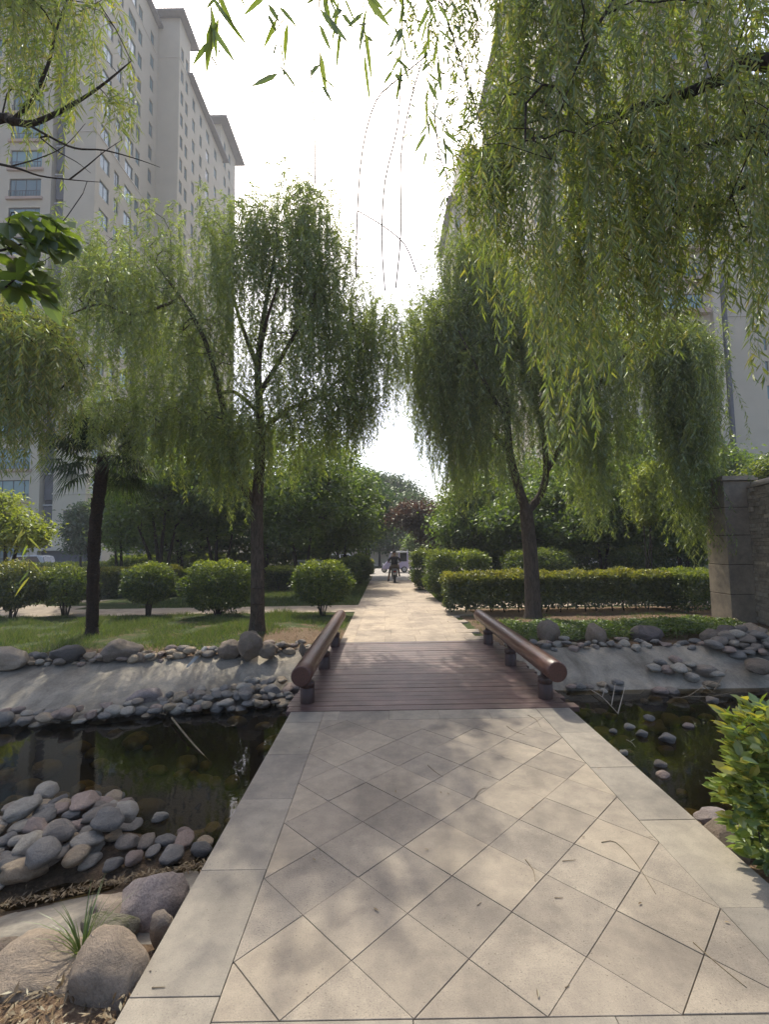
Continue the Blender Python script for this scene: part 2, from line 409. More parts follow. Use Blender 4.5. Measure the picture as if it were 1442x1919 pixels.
M['grass'] = m_leaf('grass_blade', [(0.04, 0.07, 0.015), (0.06, 0.095, 0.02), (0.09, 0.12, 0.028), (0.20, 0.18, 0.08)], [(0.10, 0.17, 0.02), (0.18, 0.26, 0.03), (0.25, 0.24, 0.07)], 0.05, 0.4)
M['palm'] = m_leaf('palm_frond', [(0.02, 0.034, 0.012), (0.035, 0.055, 0.018), (0.06, 0.075, 0.028)], [(0.04, 0.08, 0.015), (0.08, 0.12, 0.025)], 0.04, 0.3, 0.6)
M['litter'] = m_leaf('dry_leaf', [(0.10, 0.065, 0.035), (0.17, 0.115, 0.06), (0.28, 0.20, 0.11)], [(0.10, 0.06, 0.03), (0.2, 0.13, 0.06)], 0.04, 0.2)
M['stucco'] = m_plain('beige_stucco', (0.51, 0.455, 0.35), 0.9, 0.2, var=0.06, scale=0.35)
M['stucco_pale'] = m_plain('pale_trim', (0.55, 0.49, 0.40), 0.85, 0.2, var=0.06, scale=0.5)
M['stucco_pink'] = m_plain('pinkish_ledge', (0.46, 0.34, 0.27), 0.85, 0.2, var=0.08, scale=0.6)
M['roof'] = m_plain('roof_slate', (0.16, 0.14, 0.13), 0.8, 0.3, var=0.15, scale=1.2)
M['frame'] = m_plain('window_frame', (0.05, 0.05, 0.055), 0.5, 0.4, var=0.1)
M['louvre'] = m_plain('louvre_grey', (0.085, 0.088, 0.10), 0.6, 0.4, var=0.15, scale=2)
M['metal_w'] = m_plain('pale_metal', (0.5, 0.5, 0.5), 0.4, 0.5, var=0.05)
def m_glass(name, tint):
    m, nt, out = new_mat(name)
    oi = nt.nodes.new('ShaderNodeObjectInfo')
    rp = ramp(nt, [(0, tuple(c * 0.6 for c in tint)), (0.5, tint), (1, tuple(min(1, c * 1.35) for c in tint))]); nt.links.new(oi.outputs['Random'], rp.inputs[0])
    finish(nt, out, rp.outputs[0], 0.05, None, 0.9); return m
M['glass'] = m_glass('window_glass', (0.13, 0.23, 0.235))
M['carglass'] = m_glass('car_glass', (0.03, 0.035, 0.04))

# ------------------------------------------------------------------ terrain
PX0, PX1 = -1.005, 1.882          # plaza outer edges
PYN, PYF = -2.5, 4.97             # plaza near / far end
BRY0, BRY1 = 4.98, 8.42           # bridge ends
ZW = -0.44                        # water level
def gslope(y):
    return np.interp(y, [-50, 8.3, 25, 40, 90, 600], [0, 0, -0.14, -0.36, -0.6, -0.6])
def far_top(x):
    return np.interp(x, [-14, -9, -6, -5.1, -3.9, -2.8, -1.64, -0.9, 0.4, 1.9, 2.6, 5.3, 6.1, 9, 14], [6.8, 7.2, 7.37, 7.34, 7.42, 7.72, 7.95, 8.1, 8.15, 8.0, 7.86, 7.85, 7.85, 8.2, 8.6])
def near_toe(x):
    return np.interp(x, [-14, -6, -2.4, -1.9, -1.28, 0.4, 1.85, 2.46, 2.9, 9, 14], [2.2, 2.6, 3.0, 3.17, 3.36, 3.4, 3.85, 3.87, 3.6, 3.3, 3.0])
def slope_w(x): return np.interp(x, [-14, -1, 2.5, 14], [1.55, 1.45, 0.98, 0.98])
def hgt(x, y):
    x = np.asarray(x, float); y = np.asarray(y, float)
    df = y - far_top(x); dn = y - near_toe(x)
    hf = np.interp(df / slope_w(x), [-1.6, -1.0, -0.07, 0.2], [-0.80, -0.49, -0.03, 0.0])
    hn = np.interp(dn, [-1.35, -0.9, -0.1, 0.0, 0.55], [-0.04, -0.20, -0.43, -0.49, -0.80])
    mound = -0.80 + 0.37 * np.exp(-(((x + 2.75) / 0.95) ** 4 + ((y - 3.50) / 0.88) ** 4)) + 0.33 * np.exp(-(((x + 1.5) / 0.55) ** 4 + ((y - 3.42) / 0.28) ** 4))
    h = np.maximum(np.maximum(hf, hn), np.minimum(mound + 0.03, -0.40))
    fade = np.clip((np.abs(x) - 13.0) / 2.0, 0, 1)
    h = h * (1 - fade)
    inpl = (x > PX0 + 0.06) & (x < PX1 - 0.06) & (y < PYF - 0.05)
    h = np.where(inpl, np.minimum(h, -0.55), h)
    h = h + gslope(y)
    # gentle unevenness away from the water
    b = 0.035 * np.sin(x * 1.7 + 0.6 * y) * np.sin(y * 1.3 - 0.4 * x)
    land = np.clip((np.maximum(df, -dn - 1.2)) / 0.8, 0, 1)
    paths = ((x > -1.4) & (x < 2.2) & (y > 8)) | ((y > 11.3) & (y < 15.2)) | (y > 25)
    return h + np.where(paths, 0, b) * land - np.where(paths & (y > 8), 0.02, 0)
def hz(x, y): return float(hgt(x, y))

def build_ground():
    xs = np.concatenate([[-700, -300, -120, -60, -40, -28, -20], np.arange(-15, 15.01, 0.15), [20, 28, 40, 60, 120, 300, 700]])
    ys = np.concatenate([[-200, -60, -20, -8, -4, -2, -1], np.arange(0, 16.01, 0.13), np.arange(17, 50, 1.0), [60, 80, 120, 200, 400, 900, 1500]])
    X, Y = np.meshgrid(xs, ys); Z = hgt(X, Y)
    nz = np.array([noise.noise(Vector((a * 2.3, b * 2.3, 0))) for a, b in zip(X.ravel(), Y.ravel())]).reshape(X.shape)
    Z = Z + np.where((np.abs(X) < 15) & (Y < 11.2) & (Y > 0), nz * 0.018, 0)
    nx, ny = len(xs), len(ys)
    V = np.stack([X, Y, Z], -1).reshape(-1, 3)
    ii = np.arange((ny - 1) * (nx - 1)); r_, c_ = ii // (nx - 1), ii % (nx - 1)
    a = r_ * nx + c_
    Fc = np.stack([a, a + 1, a + nx + 1, a + nx], -1)
    me = bpy.data.meshes.new('ground')
    me.from_pydata(V.tolist(), [], Fc.tolist()); me.materials.append(M['ground'])
    me.polygons.foreach_set('use_smooth', np.ones(len(Fc), bool))
    df = Y - far_top(X)
    turf = np.clip(df / 0.3, 0, 1) * 0.62
    soil = np.exp(-(((X + 1.55) / 0.75) ** 2 + ((Y - 9.0) / 0.9) ** 2)) + np.exp(-(((X + 4.5) / 0.7) ** 2 + ((Y - 7.9) / 0.5) ** 2)) * 0.7
    turf = turf * (1 - np.clip(soil * 1.5, 0, 1))
    turf = np.where((X > 1.9) & (Y < 13), turf * 0.35, turf)
    at = me.attributes.new('turf', 'FLOAT', 'POINT'); at.data.foreach_set('value', turf.ravel().astype(np.float32))
    bed = np.clip((ZW + 0.06 - Z) / 0.1, 0, 1)
    at = me.attributes.new('bed', 'FLOAT', 'POINT'); at.data.foreach_set('value', bed.ravel().astype(np.float32))
    return tag(link('ground', me), 'brown soil and turf around the pond', None, None, 'structure')
build_ground()

# water
mb = MB(); mb.add([(-13.6, 0.4, ZW), (13.6, 0.4, ZW), (13.6, 9.6, ZW), (-13.6, 9.6, ZW)], [(0, 1, 2, 3)])
wo = mb.build('water', M['water'])
if wo.data.polygons[0].normal.z < 0: wo.data.flip_normals()
tag(wo, 'still dark pond water under the footbridge', None, None, 'structure')

# concrete linings of the banks
def bank_lining(xs, side):
    mb = MB(); rows = []
    for x in xs:
        if side == 'far':
            yt = float(far_top(x)); w_ = float(slope_w(x)); prof = [(yt + 0.02, 0.0), (yt - 0.08, 0.0), (yt - 0.55 * w_, 0), (yt - 0.985 * w_, 0)]
        else:
            yn = float(near_toe(x)); prof = [(yn - 1.02, 0), (yn - 0.92, 0), (yn - 0.5, 0), (yn - 0.04, 0)]
        rows.append([(x, y, hz(x, y) + (0.03 if 0 < i_ < 3 else (-0.03 if i_ == 0 else 0.0)) + 0.012 * noise.noise(Vector((x * 1.4, y * 2, 3)))) for i_, (y, _) in enumerate(prof)])
    v = [p for r_ in rows for p in r_]; k = 4
    f = [(i * k + j, (i + 1) * k + j, (i + 1) * k + j + 1, i * k + j + 1) for i in range(len(rows) - 1) for j in range(k - 1)]
    mb.add(v, f); return mb
o = bank_lining(np.arange(-13, 13.01, 0.25), 'far').build('bank_lining', M['conc'], smooth=True)
tag(o, 'grey concrete slope lining the far pond bank', None, None, 'structure')
o = bank_lining(np.arange(-13, -0.9, 0.22), 'near').build('bank_lining', M['conc'], smooth=True)
tag(o, 'grey concrete slope below the large boulders beside the paving', None, None, 'structure')

# ------------------------------------------------------------------ stone plaza with diamond paving
plaza = empty('pavement', (0, 0, 0)); tag(plaza, 'paved stone landing laid with diagonal granite slabs', None, None, 'structure')
mb = MB(); mb.box((PX0 + 0.004, PYN, -0.95), (PX1 - 0.004, PYF - 0.004, -0.014)); mb.build('bedding', M['joint'], plaza)
mb = MB()
mb.box((PX0 + 0.01, PYN, -0.95), (PX0 + 0.0, PYF, -0.05)); mb.build('retaining_face', M['stone_base'], plaza)
mb = MB(); mb.box((PX1 - 0.01, PYN, -0.95), (PX1, PYF, -0.05)); mb.build('retaining_face', M['stone_base'], plaza)
def clip(poly, a, b, c):                       # keep a*x+b*y<=c
    out = []
    for i in range(len(poly)):
        p, q = poly[i], poly[(i + 1) % len(poly)]
        dp, dq = a*p[0]+b*p[1]-c, a*q[0]+b*q[1]-c
        if dp <= 0: out.append(p)
        if (dp < 0 < dq) or (dq < 0 < dp):
            t = dp / (dp - dq); out.append((p[0] + (q[0]-p[0])*t, p[1] + (q[1]-p[1])*t))
    return out
def inset(poly, g):
    cx = sum(p[0] for p in poly) / len(poly); cy_ = sum(p[1] for p in poly) / len(poly)
    pl = poly
    n = len(poly)
    for i in range(n):
        p, q = poly[i], poly[(i + 1) % n]
        ex, ey = q[0]-p[0], q[1]-p[1]; L = math.hypot(ex, ey)
        if L < 1e-6: continue
        a, b = ey / L, -ex / L
        if a*(cx-p[0]) + b*(cy_-p[1]) > 0: a, b = -a, -b
        pl = clip(pl, a, b, a*p[0] + b*p[1] - g)
        if len(pl) < 3: return []
    return pl
def slab(parent, poly, mat, z=0.0, th=0.03, g=0.0014, name='slab'):
    g = g * (0.35 + 1.2 * rng.random())
    pl = inset(poly, g)
    if len(pl) < 3: return None
    ar = abs(sum(pl[i][0]*pl[(i+1) % len(pl)][1] - pl[(i+1) % len(pl)][0]*pl[i][1] for i in range(len(pl)))) / 2
    if ar < 0.0006: return None
    tx, ty, tz = (rng.random(3) - 0.5) * (0.004, 0.004, 0.0024)
    cx = sum(p[0] for p in pl) / len(pl); cy_ = sum(p[1] for p in pl) / len(pl)
    mb = MB(); c2 = inset(pl, 0.0012)
    if len(c2) == len(pl):
        n = len(pl); f = lambda p: z + tz + (p[0]-cx)*tx + (p[1]-cy_)*ty
        vs = [(p[0], p[1], z - th) for p in pl] + [(p[0], p[1], f(p) - 0.0014) for p in pl] + [(p[0], p[1], f(p)) for p in c2]
        fs = [tuple(range(2*n, 3*n))]
        for k in (0, 1):
            fs += [(k*n+i, k*n+(i+1) % n, (k+1)*n+(i+1) % n, (k+1)*n+i) for i in range(n)]
        mb.add(vs, fs)
    else: mb.prism(pl, z - th, z + tz)
    return mb.build(name, mat, parent)
BW = 0.350
FX0, FX1 = PX0 + BW, PX1 - BW
FY0, FY1 = 1.81, 4.718
D = (FY1 - FY0) / 6.0
ax = gpt(650, 1910).x
k0 = int((FX0 - ax) / D) - 2
for j in range(0, 13):
    yc = FY0 + j * D / 2
    for k in range(k0, k0 + 9):
        xc = ax + k * D + (D / 2 if j % 2 else 0)
        po = [(xc - D/2, yc), (xc, yc - D/2), (xc + D/2, yc), (xc, yc + D/2)]
        for cl in ((-1, 0, -FX0), (1, 0, FX1), (0, -1, -FY0), (0, 1, FY1)):
            po = clip(po, *cl)
            if len(po) < 3: break
        if len(po) >= 3: slab(plaza, po, M['tile'])
# long border slabs
def border(x0, x1, ends):
    for a, b in zip(ends[:-1], ends[1:]): slab(plaza, [(x0, a), (x1, a), (x1, b), (x0, b)], M['band'])
lb = [gpt(300, p).y for p in (1868, 1632, 1500, 1417, 1358)]
border(PX0, FX0, [0.7] + sorted(lb) + [PYF])
rb = [gpt(1100, p).y for p in (1705, 1538, 1438, 1372)]
border(FX1, PX1, [0.7, 1.25] + sorted(rb) + [PYF])
xs = [FX0, FX0 + 0.16] + list(np.linspace(FX0 + 0.16, FX1, 5)[1:])
for a, b in zip(xs[:-1], xs[1:]): slab(plaza, [(a, FY1), (b, FY1), (b, PYF), (a, PYF)], M['band'])
xs = np.linspace(FX0, FX1, 4)
for a, b in zip(xs[:-1], xs[1:]):
    slab(plaza, [(a, 1.30), (b, 1.30), (b, FY0), (a, FY0)], M['band'])
for y0 in np.arange(PYN, 0.6, 0.64):
    for x0 in np.linspace(PX0, PX1, 6)[:-1]:
        slab(plaza, [(x0, y0), (x0 + 0.577, y0), (x0 + 0.577, y0 + 0.64), (x0, y0 + 0.64)], M['tile'])
for x0 in np.linspace(FX0, FX1, 4)[:-1]:
    w = (FX1 - FX0) / 3; slab(plaza, [(x0, 0.7), (x0 + w, 0.7), (x0 + w, 1.30), (x0, 1.30)], M['tile'])

# ------------------------------------------------------------------ wooden footbridge
br = empty('footbridge', (0.455, (BRY0 + BRY1) / 2, 0)); tag(br, 'low wooden footbridge with dark red planks and two log handrails', 'bridge')
bx, by = br.location.x, br.location.y
bw = 1.49
n_pl = 23; pw = (BRY1 - BRY0 + 0.02) / n_pl
for i in range(n_pl):
    y0 = BRY0 + i * pw; j = rng.random(3)
    xa = -bw - 0.06 * j[0]; xb = bw - 0.05 + 0.12 * j[1]
    mb = MB(); g = 0.004 + 0.004 * j[2]
    if i == 10: g = 0.012
    mb.box((xa, y0 - by + g / 2, -0.048), (xb, y0 - by + pw - g / 2, 0.002 + 0.005 * (rng.random() - 0.5)))
    link('plank', bevel_mesh(mb.mesh('plank', M['deck']), 0.004), br)
for x in (-1.25, 0, 1.25):
    mb = MB(); mb.box((x - 0.07, -(BRY1 - BRY0) / 2 + 0.01, -0.26), (x + 0.07, (BRY1 - BRY0) / 2 + 0.25, -0.05)); mb.build('beam', M['post'], br)
def railing(xr, ya, yb, posts):
    zc, r_ = 0.385, 0.105
    n = 24; L = yb - ya
    prof = [(0.0, 0.0), (r_ - 0.012, 0.0), (r_, 0.012)] + [(r_ * (1 + 0.02 * math.sin(5 * t)), t * L) for t in np.linspace(0.05, 0.95, 9)] + [(r_, L - 0.012), (r_ - 0.012, L), (0.0, L)]
    mb = MB(); mb.lathe(prof[1:-1], (0, 0, 0), n, 0, 'y')
    me = mb.mesh('handrail', [M['log']], True)
    # flat ends
    for p in me.polygons:
        if len(p.vertices) > 6: p.use_smooth = False
    rail = link('handrail', me, br, (xr - bx, ya - by, zc))
    for yp in posts:
        mb = MB()
        pr = [(0.078, -0.02), (0.080, 0.0), (0.080, 0.155), (0.074, 0.160), (0.074, 0.168), (0.081, 0.173), (0.081, 0.222), (0.076, 0.23), (0.045, 0.232), (0.042, 0.30)]
        mb.lathe(pr, (0, 0, 0), 20)
        p_ = mb.build('post', M['post'], rail, True); p_.location = (0, yp - ya, -zc)
        p_.data.polygons.foreach_set('use_smooth', [True] * len(p_.data.polygons))
railing(-0.88, 4.87, 9.12, (5.27, 6.70, 8.12))
railing(1.745, 4.88, 8.88, (5.28, 6.72, 8.14))

# ------------------------------------------------------------------ path beyond the bridge
path = empty('path', (0, 0, 0)); tag(path, 'pale paved path running from the footbridge to the road', None, None, 'structure')
PL, PR = -0.83, 1.66
mb = MB()
yb_ = [8.43, 12, 16, 20, 25, 31]
for y0, y1 in zip(yb_[:-1], yb_[1:]):
    z0, z1 = float(gslope(y0)), float(gslope(y1))
    mb.add([(PL + 0.005, y0, z0 - 0.012), (PR - 0.005, y0, z0 - 0.012), (PR - 0.005, y1, z1 - 0.012), (PL + 0.005, y1, z1 - 0.012)], [(0, 1, 2, 3)])
mb.build('bedding', M['joint'], path)
def pslab(x0, x1, y0, y1, par=path, mat='path', zz=0.0):
    zc = float(gslope((y0 + y1) / 2)) + zz
    sl_ = float(gslope(y1) - gslope(y0)) / (y1 - y0)
    o = slab(par, [(x0, y0), (x1, y0), (x1, y1), (x0, y1)], M[mat], 0.0, 0.06, 0.0012)
    if o:
        for v in o.data.vertices: v.co.z += zc + (v.co.y - (y0 + y1) / 2) * sl_
    return o
y = 8.43
rowi = 0
while y < 24.9:
    d = 0.62 if y < 14 else 1.25
    pslab(PL, PL + 0.24, y, min(25, y + d * 1.6 if False else y + d))
    nx = 4 if y < 14 else 2
    xs = np.linspace(PL + 0.24, PR - 0.0, nx + 1)
    if rowi % 2: xs[1:-1] += 0.12
    for a, b in zip(xs[:-1], xs[1:]): pslab(a, b, y, y + d)
    y += d; rowi += 1
# cross paths
for x0 in np.arange(-9.4, -0.9, 0.98):
    pslab(x0, x0 + 0.98, 12.65, 14.15, zz=-0.004)
for x0 in np.arange(1.63, 10.4, 1.10):
    pslab(x0, x0 + 1.10, 13.1, 14.6, zz=-0.004)
pslab(PR, PR + 0.55, 11.7, 13.09, zz=-0.003)
o = pslab(-15, -9.41, 12.3, 17.0, zz=-0.004)
# loose edging slabs by the bridge end
for (px, py, w, d, rz) in ((858, 1162, 0.42, 0.26, 0.1), (876, 1180, 0.46, 0.28, -0.12), (893, 1194, 0.40, 0.24, 0.05), (853, 1152, 0.22, 0.12, 0.3)):
    c = gpt(px, py, 0.02); mb = MB(); mb.box((-w/2, -d/2, -0.06), (w/2, d/2, 0.012))
    o = link('edging_slab', bevel_mesh(mb.mesh('edging_slab', M['path']), 0.006), None, (c.x, c.y, hz(c.x, c.y) + 0.022), (0.03, -0.03, rz))
    tag(o, 'loose broken edging slab lying beside the path by the bridge end', 'slab', 'loose edging slabs')
# road beyond
mb = MB()
ys_ = [25.0, 30, 36, 44]
for y0, y1 in zip(ys_[:-1], ys_[1:]):
    z0, z1 = float(gslope(y0)) + 0.01, float(gslope(y1)) + 0.01
    xa = -0.8 if y0 < 30 else -9
    xb = 2.4 if y0 < 30 else 10
    mb.add([(xa, y0, z0), (xb, y0, z0), (xb, y1, z1), (xa, y1, z1)], [(0, 1, 2, 3)])
M['road'] = m_granite('road_concrete', (0.44, 0.40, 0.35), (0.36, 0.33, 0.29), (0.5, 0.46, 0.41), (0.42, 0.39, 0.35))
tag(mb.build('road', M['road']), 'pale concrete road crossing at the end of the path', None, None, 'structure')

# ------------------------------------------------------------------ stones
def stone_mesh(seed, rough=0.12, angular=False, sub=3):
    bm = bmesh.new(); bmesh.ops.create_icosphere(bm, subdivisions=sub, radius=1.0)
    rs = np.random.default_rng(seed); off = Vector(rs.random(3) * 50)
    planes = [(Vector(rs.normal(size=3)).normalized(), 0.60 + 0.22 * rs.random()) for _ in range(11 if angular else 2)]
    for v in bm.verts:
        p = v.co.copy()
        for n_, d_ in planes:
            e = p.dot(n_) - d_
            if e > 0: p -= n_ * e * (0.93 if angular else 0.6)
        k = 1 + rough * noise.noise(p * 1.1 + off) * 1.6 + rough * 0.35 * noise.noise(p * 3.1 + off) + (rough * 0.22 * noise.noise(p * 7.5 + off) if angular else 0)
        v.co = p * k
    me = bpy.data.meshes.new('stone'); bm.to_mesh(me); bm.free()
    me.polygons.foreach_set('use_smooth', [True] * len(me.polygons))
    # normalise to unit half-extents
    co = np.empty(len(me.vertices) * 3, np.float32); me.vertices.foreach_get('co', co); co = co.reshape(-1, 3)
    lo, hi = co.min(0), co.max(0); co = (co - (lo + hi) / 2) / ((hi - lo) / 2)
    me.vertices.foreach_set('co', co.ravel()); me.update()
    return me
def variants(base, mat, n, rough, angular, sub):
    out = []
    for i in range(n):
        me = stone_mesh(base + i, rough, angular, sub); me.materials.append(M[mat]); out.append(me)
    return out
COB = variants(100, 'cobble', 7, 0.2, False, 3) + variants(120, 'cobble', 4, 0.12, True, 3)
TANS = variants(150, 'tan', 6, 0.18, False, 3)
WET = variants(130, 'wetstone', 4, 0.15, False, 2)
BIG = {k: variants(200 + 20 * i, k, 3, 0.15, True, 4) for i, k in enumerate(('tan', 'brown', 'darkst', 'purple', 'mossy'))}

def boulder(name, me, loc, half, rz, label, cat='boulder', tilt=(0, 0), group=None):
    o = link(name, me, None, loc, (tilt[0], tilt[1], rz), half); return tag(o, label, cat, group)
def boulder_px(x0, y0, x1, y1, zb, kind, label, dr=0.8, var=0, rz=0.0, tilt=(0, 0), depthY=None, sink=0.12):
    """boulder whose outline in the photo is the box x0..x1, y0..y1, standing on ground of height zb"""
    px, py = (x0 + x1) / 2, (y0 + y1) / 2
    g = gpt(px, y1 - 0.15 * (y1 - y0), zb)
    dist = math.hypot(g.y, 0) or 1
    dep = math.atan((py - 1023) / F); sl_ = g.y / math.cos(dep)
    w = (x1 - x0) * g.y / F; e = (y1 - y0) * sl_ / F * math.cos(dep)
    d = w * dr
    hh = math.sqrt(max(e * e - (d * math.sin(dep)) ** 2, (0.45 * e) ** 2)) / math.cos(dep)
    zc = zb + hh / 2 - sink * hh
    c = gpt(px, py, zc)
    return boulder('boulder', BIG[kind][var], c, (w / 2, d / 2, hh / 2), rz, label, 'boulder', tilt)

# the row on top of the far bank
boulder_px(-22, 1212, 56, 1258, -0.06, 'tan', 'broad flat tan boulder at the outer end of the bank-top stones', 0.7, 0)
boulder_px(97, 1209, 156, 1249, -0.04, 'darkst', 'dark grey boulder in the bank-top row beside the palm', 0.7, 0, 0.3)
boulder_px(193, 1198, 263, 1243, -0.02, 'brown', 'large rounded brown boulder on the bank below the palm', 0.75, 0)
boulder_px(254, 1222, 279, 1244, -0.04, 'tan', 'small tan boulder tucked against the large brown one', 0.8, 1)
boulder_px(410, 1200, 452, 1234, -0.02, 'brown', 'squat brown boulder between the drain pipe and the upright boulder', 0.8, 1)
boulder_px(447, 1183, 492, 1238, -0.02, 'brown', 'upright egg-shaped boulder at the foot of the willow trunk', 0.7, 2, 0, (0, 0.2))
boulder_px(487, 1202, 528, 1233, -0.02, 'brown', 'blunt brown boulder on the bridge side of the upright boulder', 0.8, 0, 1.2)
boulder_px(560, 1204, 575, 1232, -0.02, 'brown', 'brown boulder beside the log handrail on the willow bank', 0.8, 1, 2.0)
boulder_px(240, 1290, 307, 1330, -0.46, 'purple', 'rough purplish boulder among cobbles at the foot of the concrete slope', 0.7, 0, 0.2)
boulder_px(1008, 1162, 1051, 1213, -0.02, 'brown', 'upright grey-brown boulder beside the wooden handrail under the willow', 0.7, 2)
boulder_px(1097, 1169, 1146, 1209, -0.01, 'brown', 'round grey-brown boulder on the bank below the clipped hedge', 0.8, 1, 0.6)
boulder_px(1186, 1172, 1245, 1208, -0.02, 'darkst', 'dark shaded boulder half under the leafy ground cover', 0.8, 1)
boulder_px(1318, 1178, 1362, 1206, 0.0, 'brown', 'rounded boulder beside the ground cover near the wall pillar', 0.8, 0, 0.4)
boulder_px(1346, 1172, 1386, 1206, 0.0, 'darkst', 'dark boulder resting at the base of the stone wall', 0.8, 2)
boulder_px(1393, 1168, 1434, 1202, 0.02, 'tan', 'smooth ball-shaped tan boulder in front of the stone wall', 0.9, 2)
boulder_px(1396, 1232, 1450, 1262, -0.25, 'brown', 'low grey boulder on the concrete slope near the stone wall', 0.8, 0, 1.0)
# the near boulders beside the paving
boulder_px(222, 1636, 346, 1768, -0.33, 'purple', 'big purplish-grey boulder on the concrete slope beside the paving', 1.1, 1, 0.5)
boulder_px(164, 1684, 252, 1752, -0.22, 'tan', 'pale tan boulder leaning against the big purplish one', 0.8, 1)
boulder_px(146, 1718, 252, 1782, -0.19, 'mossy', 'mossy olive boulder behind the grass tuft', 0.6, 0)
boulder_px(-40, 1764, 178, 1888, -0.12, 'tan', 'largest tan boulder sprawling beside the leaf litter', 0.7, 2, 0.25, (0, 0), None, 0.2)
boulder_px(150, 1758, 286, 1892, -0.16, 'tan', 'dark-faced boulder with pale top against the paving edge', 0.95, 0, -0.5)
boulder_px(284, 1714, 328, 1768, -0.14, 'tan', 'small orange-tan boulder wedged at the paving edge', 0.8, 0)
boulder_px(-25, 1760, 38, 1806, -0.16, 'brown', 'low brown boulder behind the largest tan boulder', 0.8, 2)
boulder_px(58, 1750, 112, 1784, -0.19, 'purple', 'small pinkish boulder on the concrete slope above the largest tan boulder', 0.8, 2)
# by the glossy shrub
boulder_px(1307, 1516, 1376, 1548, -0.36, 'purple', 'flat smooth boulder at the waterline by the glossy shrub', 0.7, 2)
boulder_px(1322, 1540, 1425, 1622, -0.24, 'brown', 'broad rough boulder between the paving edge and the glossy shrub', 0.8, 0, 0.4)
boulder_px(1380, 1535, 1470, 1600, -0.22, 'purple', 'grey boulder under the glossy shrub', 0.8, 1, 0.9)

# cobbles dropped one after another so that they rest on the bank and on each other
placed = []
CKEYS = list(COBS)
def dress(o, hw, hd, hh, label, warm=0.0):
    k = CKEYS[int(rng.choice(5, p=[0.26 - 0.1 * warm, 0.22 - 0.1 * warm, 0.2, 0.12 + 0.15 * warm, 0.2 + 0.05 * warm]))]
    o.material_slots[0].link = 'OBJECT'; o.material_slots[0].material = M['cob ' + k]
    sz = 'small' if hw < 0.085 else ('large' if hw > 0.12 else 'middling'); sh = 'elongated' if hd / hw < 0.70 else ('flat' if hh / hw < 0.46 else 'rounded')
    return '%s %s %s %s' % (sz, sh, k, label)
def drop(x, y, hw, hd, hh, me, label, group, rz=None, base=None, name='cobble', sink=0.25, tilt=0.25, pile=True, warm=0.0):
    g = hz(x, y) if base is None else base
    r_ = (hw + hd) / 2; z = g + hh * (1 - sink)
    if pile:
        for (qx, qy, qr, qz, qh) in placed:
            d = math.hypot(qx - x, qy - y); s = (qr + r_) * 0.92
            if d < s:
                z = max(z, qz + (qh + hh) * 0.80 * math.sqrt(max(0, 1 - (d / s) ** 2)))
        z = min(z, g + 2.8 * hh)
    placed.append((x, y, r_, z, hh))
    o = link(name, me, None, (x, y, z), ((rng.random() - .5) * tilt, (rng.random() - .5) * tilt, rng.random() * 6.3 if rz is None else rz), (hw, hd, hh))
    return tag(o, dress(o, hw, hd, hh, label, warm), 'stone', group)
def scatter(region, n, size, mind, meshes, label, group, zoff=None, tries=40, **kw):
    """region: function -> random (x, y)"""
    pts = []; cnt = 0
    for _ in range(n * tries):
        if cnt >= n: break
        x, y = region()
        s = size[0] + (size[1] - size[0]) * rng.random() ** 1.6
        if any((x - a) ** 2 + (y - b) ** 2 < (mind * (s + c)) ** 2 for a, b, c in pts): continue
        pts.append((x, y, s)); cnt += 1
        e = 0.62 + 0.3 * rng.random()
        drop(x, y, s, s * e, s * (0.36 + 0.24 * rng.random()), meshes[rng.integers(len(meshes))], label, group, **kw)
def along_far(x0, x1, d0, d1):
    def f():
        x = x0 + (x1 - x0) * rng.random(); d = d0 + (d1 - d0) * rng.random()
        return x, float(far_top(x)) + d
    return f
def ground_hit(px, py):
    """where the view ray through a photo pixel meets the terrain"""
    d = ray(px, py); ts = np.arange(0.5, 40, 0.03)
    k = int(np.argmax(CAM_H + d.z * ts < hgt(d.x * ts, d.y * ts)))
    return d.x * ts[k], d.y * ts[k]
def in_px(poly_px, z):
    xs = [p[0] for p in poly_px]; ys = [p[1] for p in poly_px]
    def f():
        while True:
            x = min(xs) + (max(xs) - min(xs)) * rng.random(); y = min(ys) + (max(ys) - min(ys)) * rng.random()
            ins = False; j = len(xs) - 1
            for i in range(len(xs)):
                if (ys[i] > y) != (ys[j] > y) and x < (xs[j] - xs[i]) * (y - ys[i]) / (ys[j] - ys[i]) + xs[i]: ins = not ins
                j = i
            if ins: return ground_hit(x, y)
    return f
MIX = COB + TANS[:3]
scatter(along_far(-6.4, -1.0, -0.16, 0.2), 115, (0.06, 0.145), 0.56, COB + TANS, 'stone packed along the bank top between palm and bridge', 'stones along the bank top on the palm and willow side', name='bank_stone', warm=0.8)
scatter(along_far(2.0, 6.6, -0.14, 0.18), 62, (0.06, 0.14), 0.58, COB + TANS, 'stone packed along the bank top below the clipped hedge', 'stones along the bank top on the hedge side', name='bank_stone')
scatter(in_px([(-10, 1378), (120, 1370), (285, 1350), (265, 1328), (190, 1340), (-10, 1356)], -0.44), 34, (0.085, 0.165), 0.52, COB, 'cobble in the thin waterline row below the concrete slope', 'cobbles in the thin waterline row')
scatter(in_px([(285, 1350), (440, 1344), (542, 1328), (552, 1292), (480, 1286), (400, 1310), (310, 1318)], -0.44), 80, (0.075, 0.15), 0.46, COB + TANS[:2], 'cobble in the waterline heap beside the bridge', 'cobbles heaped beside the bridge')
scatter(in_px([(-60, 1690), (90, 1668), (165, 1632), (245, 1560), (215, 1500), (140, 1485), (80, 1520), (0, 1550), (-60, 1580)], -0.42), 90, (0.07, 0.135), 0.42, COB + TANS[:1], 'cobble in the heap running into the water before the boulders', 'cobbles in the near heap')
